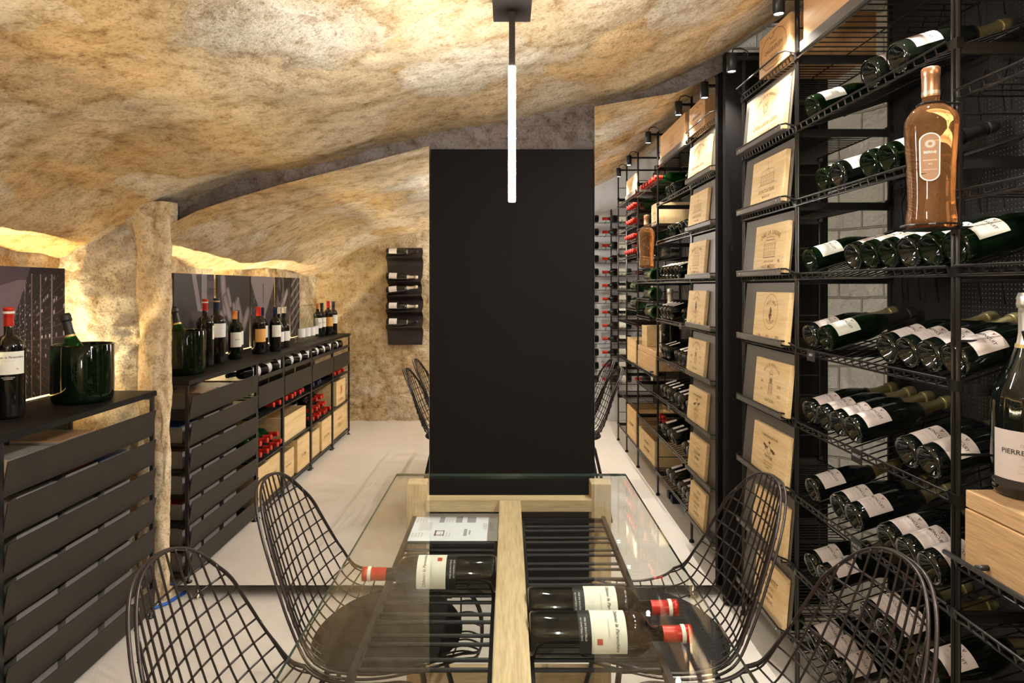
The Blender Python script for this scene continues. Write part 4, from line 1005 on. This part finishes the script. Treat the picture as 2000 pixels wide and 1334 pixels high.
# ------------------------------------------------------------------ pictures above the worktop (photographs painted as colour per point)
def smooth(a, b, x): t = max(0, min(1, (x-a)/(b-a))); return t*t*(3-2*t)
rnd = random.Random(3)
def seg_d(px, py, a, b, c, d):
    vx, vy = c-a, d-b; t = max(0, min(1, ((px-a)*vx+(py-b)*vy)/(vx*vx+vy*vy+1e-9))); return math.hypot(px-a-t*vx, py-b-t*vy)
def pic_cellar(u, v):      # rows of bottles running back to the left
    vx, vy = .37, .44
    if v > .46 and u < .40+(v-.46)*.42: return (.20, .14, .16) if v < .90-.25*max(0, .5-u) else (.09, .065, .075)
    if v <= .46 and u < vx+.02: 
        return (.05, .04, .045)
    if v > .95: return (.03, .022, .024)
    dx = max(.012, u-vx); sl = (v-vy)/dx; dep = math.log(dx)*-9
    q = sl*5.5; r_ = math.floor(q); q -= r_; cb = math.floor(dep*2.2)
    n_ = noise.cell(Vector((r_*3.1+.5, cb*1.7+.5, 2.2))); n2 = noise.cell(Vector((r_+.5, cb*2.3+.5, 9.1)))
    f = dep*2.2-cb
    if abs((dep*.38) % 1-.5) < .04*(1+sl*sl*.1): return (.30, .24, .24)
    if .10 < q < .42 and n_ > .45 and .15 < f < .75: k = .06+.85*n2*n2; return (k, k*.85, k*.84)
    if q < .05: return (.13, .10, .10)
    if .5 < q < .6 and n2 > .6 and f < .4: return (.22, .17, .17)
    return (.030, .022, .024)
def pic_handle(u, v):
    c = (.050, .038, .038)
    if u > .80: c = (.06, .045, .045) if math.floor(v*12) % 2 else (.12, .09, .09)
    if .66 < u < .80 and v > .25: c = (.38, .31, .31)
    d = abs(seg_d(u, v, .44, .95, .62, .62)-0);
    if seg_d(u, v, .46, 1.0, .60, .60) < .05: c = (.40, .33, .33)
    r_ = math.hypot(u-.66, (v-.50)*1.0)
    if .06 < r_ < .085: c = (.55, .47, .45)
    elif r_ < .06: c = (.14, .10, .10)
    if seg_d(u, v, .45, .52, .62, .50) < .06: c = (.09, .068, .068)
    if seg_d(u, v, .5, .36, .70, .28) < .02 or seg_d(u, v, .5, .12, .70, .40) < .025: c = (.025, .02, .02)
    elif v < .36 and u > .42: c = (.26, .20, .20)
    return c
def pic_hands(u, v):
    c = [.045, .034, .036]; n_ = noise.noise(Vector((u*5, v*5, 7)))
    for (a, b, cc, d, w_) in ((.15, .95, .22, .55, .08), (.22, .7, .36, .45, .07), (.30, .80, .38, .62, .05), (.1, .5, .30, .25, .06), (.60, .62, .72, .35, .09), (.48, .6, .55, .42, .05), (.62, .68, .50, .40, .04), (.3, .2, .6, .12, .10), (.95, .5, .8, .3, .08)):
        e = seg_d(u, v, a, b, cc, d)
        if e < w_:
            k = (1-(e/w_)**2); k = .10+.34*k+.10*n_; c = [k, k*.80, k*.78]
    return tuple(c)
def pic_corridor(u, v):
    du = abs(u-.5)
    if v > .45 and du < .12+.45*(v-.45)/.55*1.0:
        if abs(u-.5) < .012 and v > .62 and v < .9: return (.05, .035, .035)
        k = .34+.12*(v-.45); return (k, k*.84, k*.83)
    if du < .09 and v > .2: return (.45, .38, .36)
    dep = 1/max(.03, du-.05); cb = math.floor(dep*4); sl = math.floor((v-.45)/max(.03, du)*9)
    n_ = noise.cell(Vector((cb+.5, sl+.5, 1.3))); k = .04+.16*(n_ > .62)
    if v < .2: k += .1
    return (k, k*.8, k*.8)
def pic_diag(u, v):
    n_ = noise.noise(Vector((u*6, v*6, 3)))
    c = (.05, .04, .04)
    if n_ > .12: c = (.18, .15, .14)
    if seg_d(u, v, .2, .75, .85, .35) < .06: c = (.55, .50, .47)
    if abs(u-.5) < .03: c = (.3, .26, .24)
    return c
def pic_frame(u, v):
    c = (.06, .05, .05)
    for k in range(6):
        if abs((v+.25*u)-(.3+.16*k)) < .022: c = (.42, .38, .36)
    if abs(u-.3) < .03 or abs(u-.75) < .02: c = (.33, .30, .28)
    return c
def picture(y0, y1, fn, lb, nx=170, nz=190, dim=.6):
    t = thing('wall_picture', lb, 'picture', (-1.875, (y0+y1)/2, .962), 'black and white pictures leaning above the worktop')
    H_ = .515; W_ = y1-y0
    box(-.014, -.0005, -W_/2, W_/2, 0, H_).obj('board', M['blackfoil'], t)
    g = grid(nx, nz, lambda u, v: (0, (u-.5)*W_, v*H_)); me = g.mesh('photo_print', M['photo'])
    ca_ = me.color_attributes.new('Col', 'FLOAT_COLOR', 'POINT')
    dat = []
    for v in me.vertices: 
        c = fn(v.co.y/W_+.5, v.co.z/H_); dat += [c[0]*dim, c[1]*dim, c[2]*dim, 1]
    ca_.data.foreach_set('color', dat); link('photo_print', me, t)
picture(2.10, 2.60, pic_cellar, 'dark picture of long bottle racks, nearest the mirror', 300, 300, 1.0)
picture(1.588, 2.057, lambda u, v: pic_handle(1-u, v), 'picture of a machine handle, second from the mirror')
picture(1.053, 1.54, lambda u, v: pic_hands(1-u, v), 'picture of hands at work, third from the mirror')
picture(.574, 1.026, pic_corridor, 'picture of a pale cellar corridor, fourth from the mirror')
picture(.238, .53, pic_diag, 'narrow dark picture with a pale diagonal, fifth from the mirror', 90, 120)
picture(-.02, .20, pic_frame, 'narrowest picture with pale bars, farthest from the mirror', 90, 120)

# ------------------------------------------------------------------ things on the worktop
PM = proto('wine_bottle', 'x', 'bottle', R=.046, H=.378, kind='bordeaux', glass='redwine', foil='redcap', foil_to=.310, lab='cream', labz=(.150, .226), labhalf=1.1, cap_band='cream', nr=.0138,
           prints=(('Ch\u00e2teau la Parench\u00e8re', .0100, .207, 'darkink', .35, 0), ('Bordeaux Superieur', .0045, .196, 'greyp', 0, 0), ('MISE EN BOUTEILLE', .0042, .140, 'cream', 0, 0), ('AU CHATEAU', .0042, .135, 'cream', 0, 0), ('m', .010, .168, 'redink', 0, .026)))
up = (0, 0, 1)
put(PM, 'magnum with red capsule and cream label standing left of the glass bucket', (-1.690, 2.080, CT), up, (.75, -1, 0), None)
bk = thing('ice_bucket', 'wide dark green glass bucket holding a champagne bottle', 'bucket', (-1.650, 2.385, CT))
MB().lathe([(0, .004), (.083, .004), (.093, 0), (.098, .004), (.1025, .016), (.104, .05), (.1035, .219), (.1017, .222), (.099, .219), (.099, .05), (.096, .022), (.083, .014), (0, .012)], 56).obj('glass_wall', M['olive'], bk, True)
PBk = make_bottle('champagne_bottle', 'champagne bottle with black foil standing in the dark green glass bucket', 'bottle', R=.0415, H=.315, kind='champagne', glass='greenglass', foil='blackfoil', foil_to=.225, lab=None, collar='goldink')
orient(PBk, (-1.640, 2.375, CT+.032), (-.22, -.02, 1), (1, -1, 0))
PU = {}
def std(key, **kw): PU[key] = proto('wine_bottle', 'x', 'bottle', kind=kw.pop('kind', 'bordeaux'), n=24, **kw)
std('blue', R=.05, H=.38, glass='redwine', foil='bluecap', foil_to=.31, lab='white', labz=(.15, .23), labhalf=1.0, nr=.0165, cap_band='goldink')
std('green', R=.038, H=.30, glass='olive', foil='orangecap', foil_to=.245, lab='cream', labz=(.075, .165), labhalf=1.1, prints=(('TOUR', .012, .12, 'darkink', 0, 0),))
std('brown', R=.038, H=.30, glass='redwine', foil='blackfoil', lab='cream', labz=(.08, .165), labhalf=1.1, prints=(('CHATEAU', .008, .12, 'darkink', 0, 0),))
std('orange', R=.043, H=.315, glass='redwine', foil='redcap', foil_to=.25, lab='orange', labz=(.08, .165), labhalf=1.0)
std('darkred', R=.038, H=.31, glass='redwine', foil='bluecap', lab='cream', labz=(.10, .18), labhalf=1.0)
std('burg', R=.041, H=.30, kind='burgundy', glass='redwine', foil='silverfoil', foil_to=.25, lab='white', labz=(.05, .12), labhalf=1.1)
PCl = proto('water_bottle', 'x', 'bottle', R=.04, H=.30, kind='burgundy', glass='clear', foil='clear', foil_to=.285, lab='white', labz=(.04, .11), labhalf=1.0, n=24)
stuff = [('blue', -1.70, 1.925, 'magnum with dark blue capsule and white label behind the red capped magnum'),
         ('green', -1.675, 1.74, 'green bottle with orange capsule and cream label on the worktop'), ('brown', -1.70, 1.655, 'brown bottle with dark capsule beside the orange capped green one'),
         ('orange', -1.65, 1.44, 'dark bottle with orange label and red capsule on the worktop'), ('darkred', -1.665, 1.35, 'dark bottle with blue capsule beside the orange labelled bottle'), ('darkred', -1.60, 1.285, 'dark bottle with blue capsule, front of the middle group'),
         ('burg', -1.65, 1.10, 'sloping shouldered bottle with silver capsule, mirror side'), ('burg', -1.64, 1.01, 'sloping shouldered bottle with silver capsule, far side'),
         ('green', -1.70, .02, 'green bottle with orange capsule at the far worktop end'), ('brown', -1.69, -.07, 'brown bottle with dark capsule at the far worktop end'), ('orange', -1.66, -.165, 'orange labelled bottle at the far worktop end'), ('darkred', -1.64, -.26, 'blue capped bottle at the far worktop end')]
for key, x, y, lb in stuff: put(PU[key], lb, (x, y, CT), up, (.9, .8, 0), 'bottles standing on the worktop')
for i, (x, y) in enumerate([(-1.66, .60), (-1.65, .50), (-1.64, .405), (-1.66, .26)]):
    put(PCl, f'clear glass bottle with white label on the worktop, {ordn[i]} from the mirror', (x, y, CT), up, (.9, .7, 0), 'clear glass bottles on the worktop')
# bit of blue cable at the pier foot
t = MB().tube([(-1.60, 2.66, .01), (-1.55, 2.64, .008), (-1.50, 2.70, .008), (-1.47, 2.80, .008)], .008, 8).obj('blue_cable', M['blue'], None, True); tag(t, 'short blue cable on the floor at the foot of the pale pier', 'cable')
for pr in HIDE:
    if not pr[1]:
        for c in kids(pr[0]):
            for g in kids(c): bpy.data.objects.remove(g)
            bpy.data.objects.remove(c)
        bpy.data.objects.remove(pr[0])
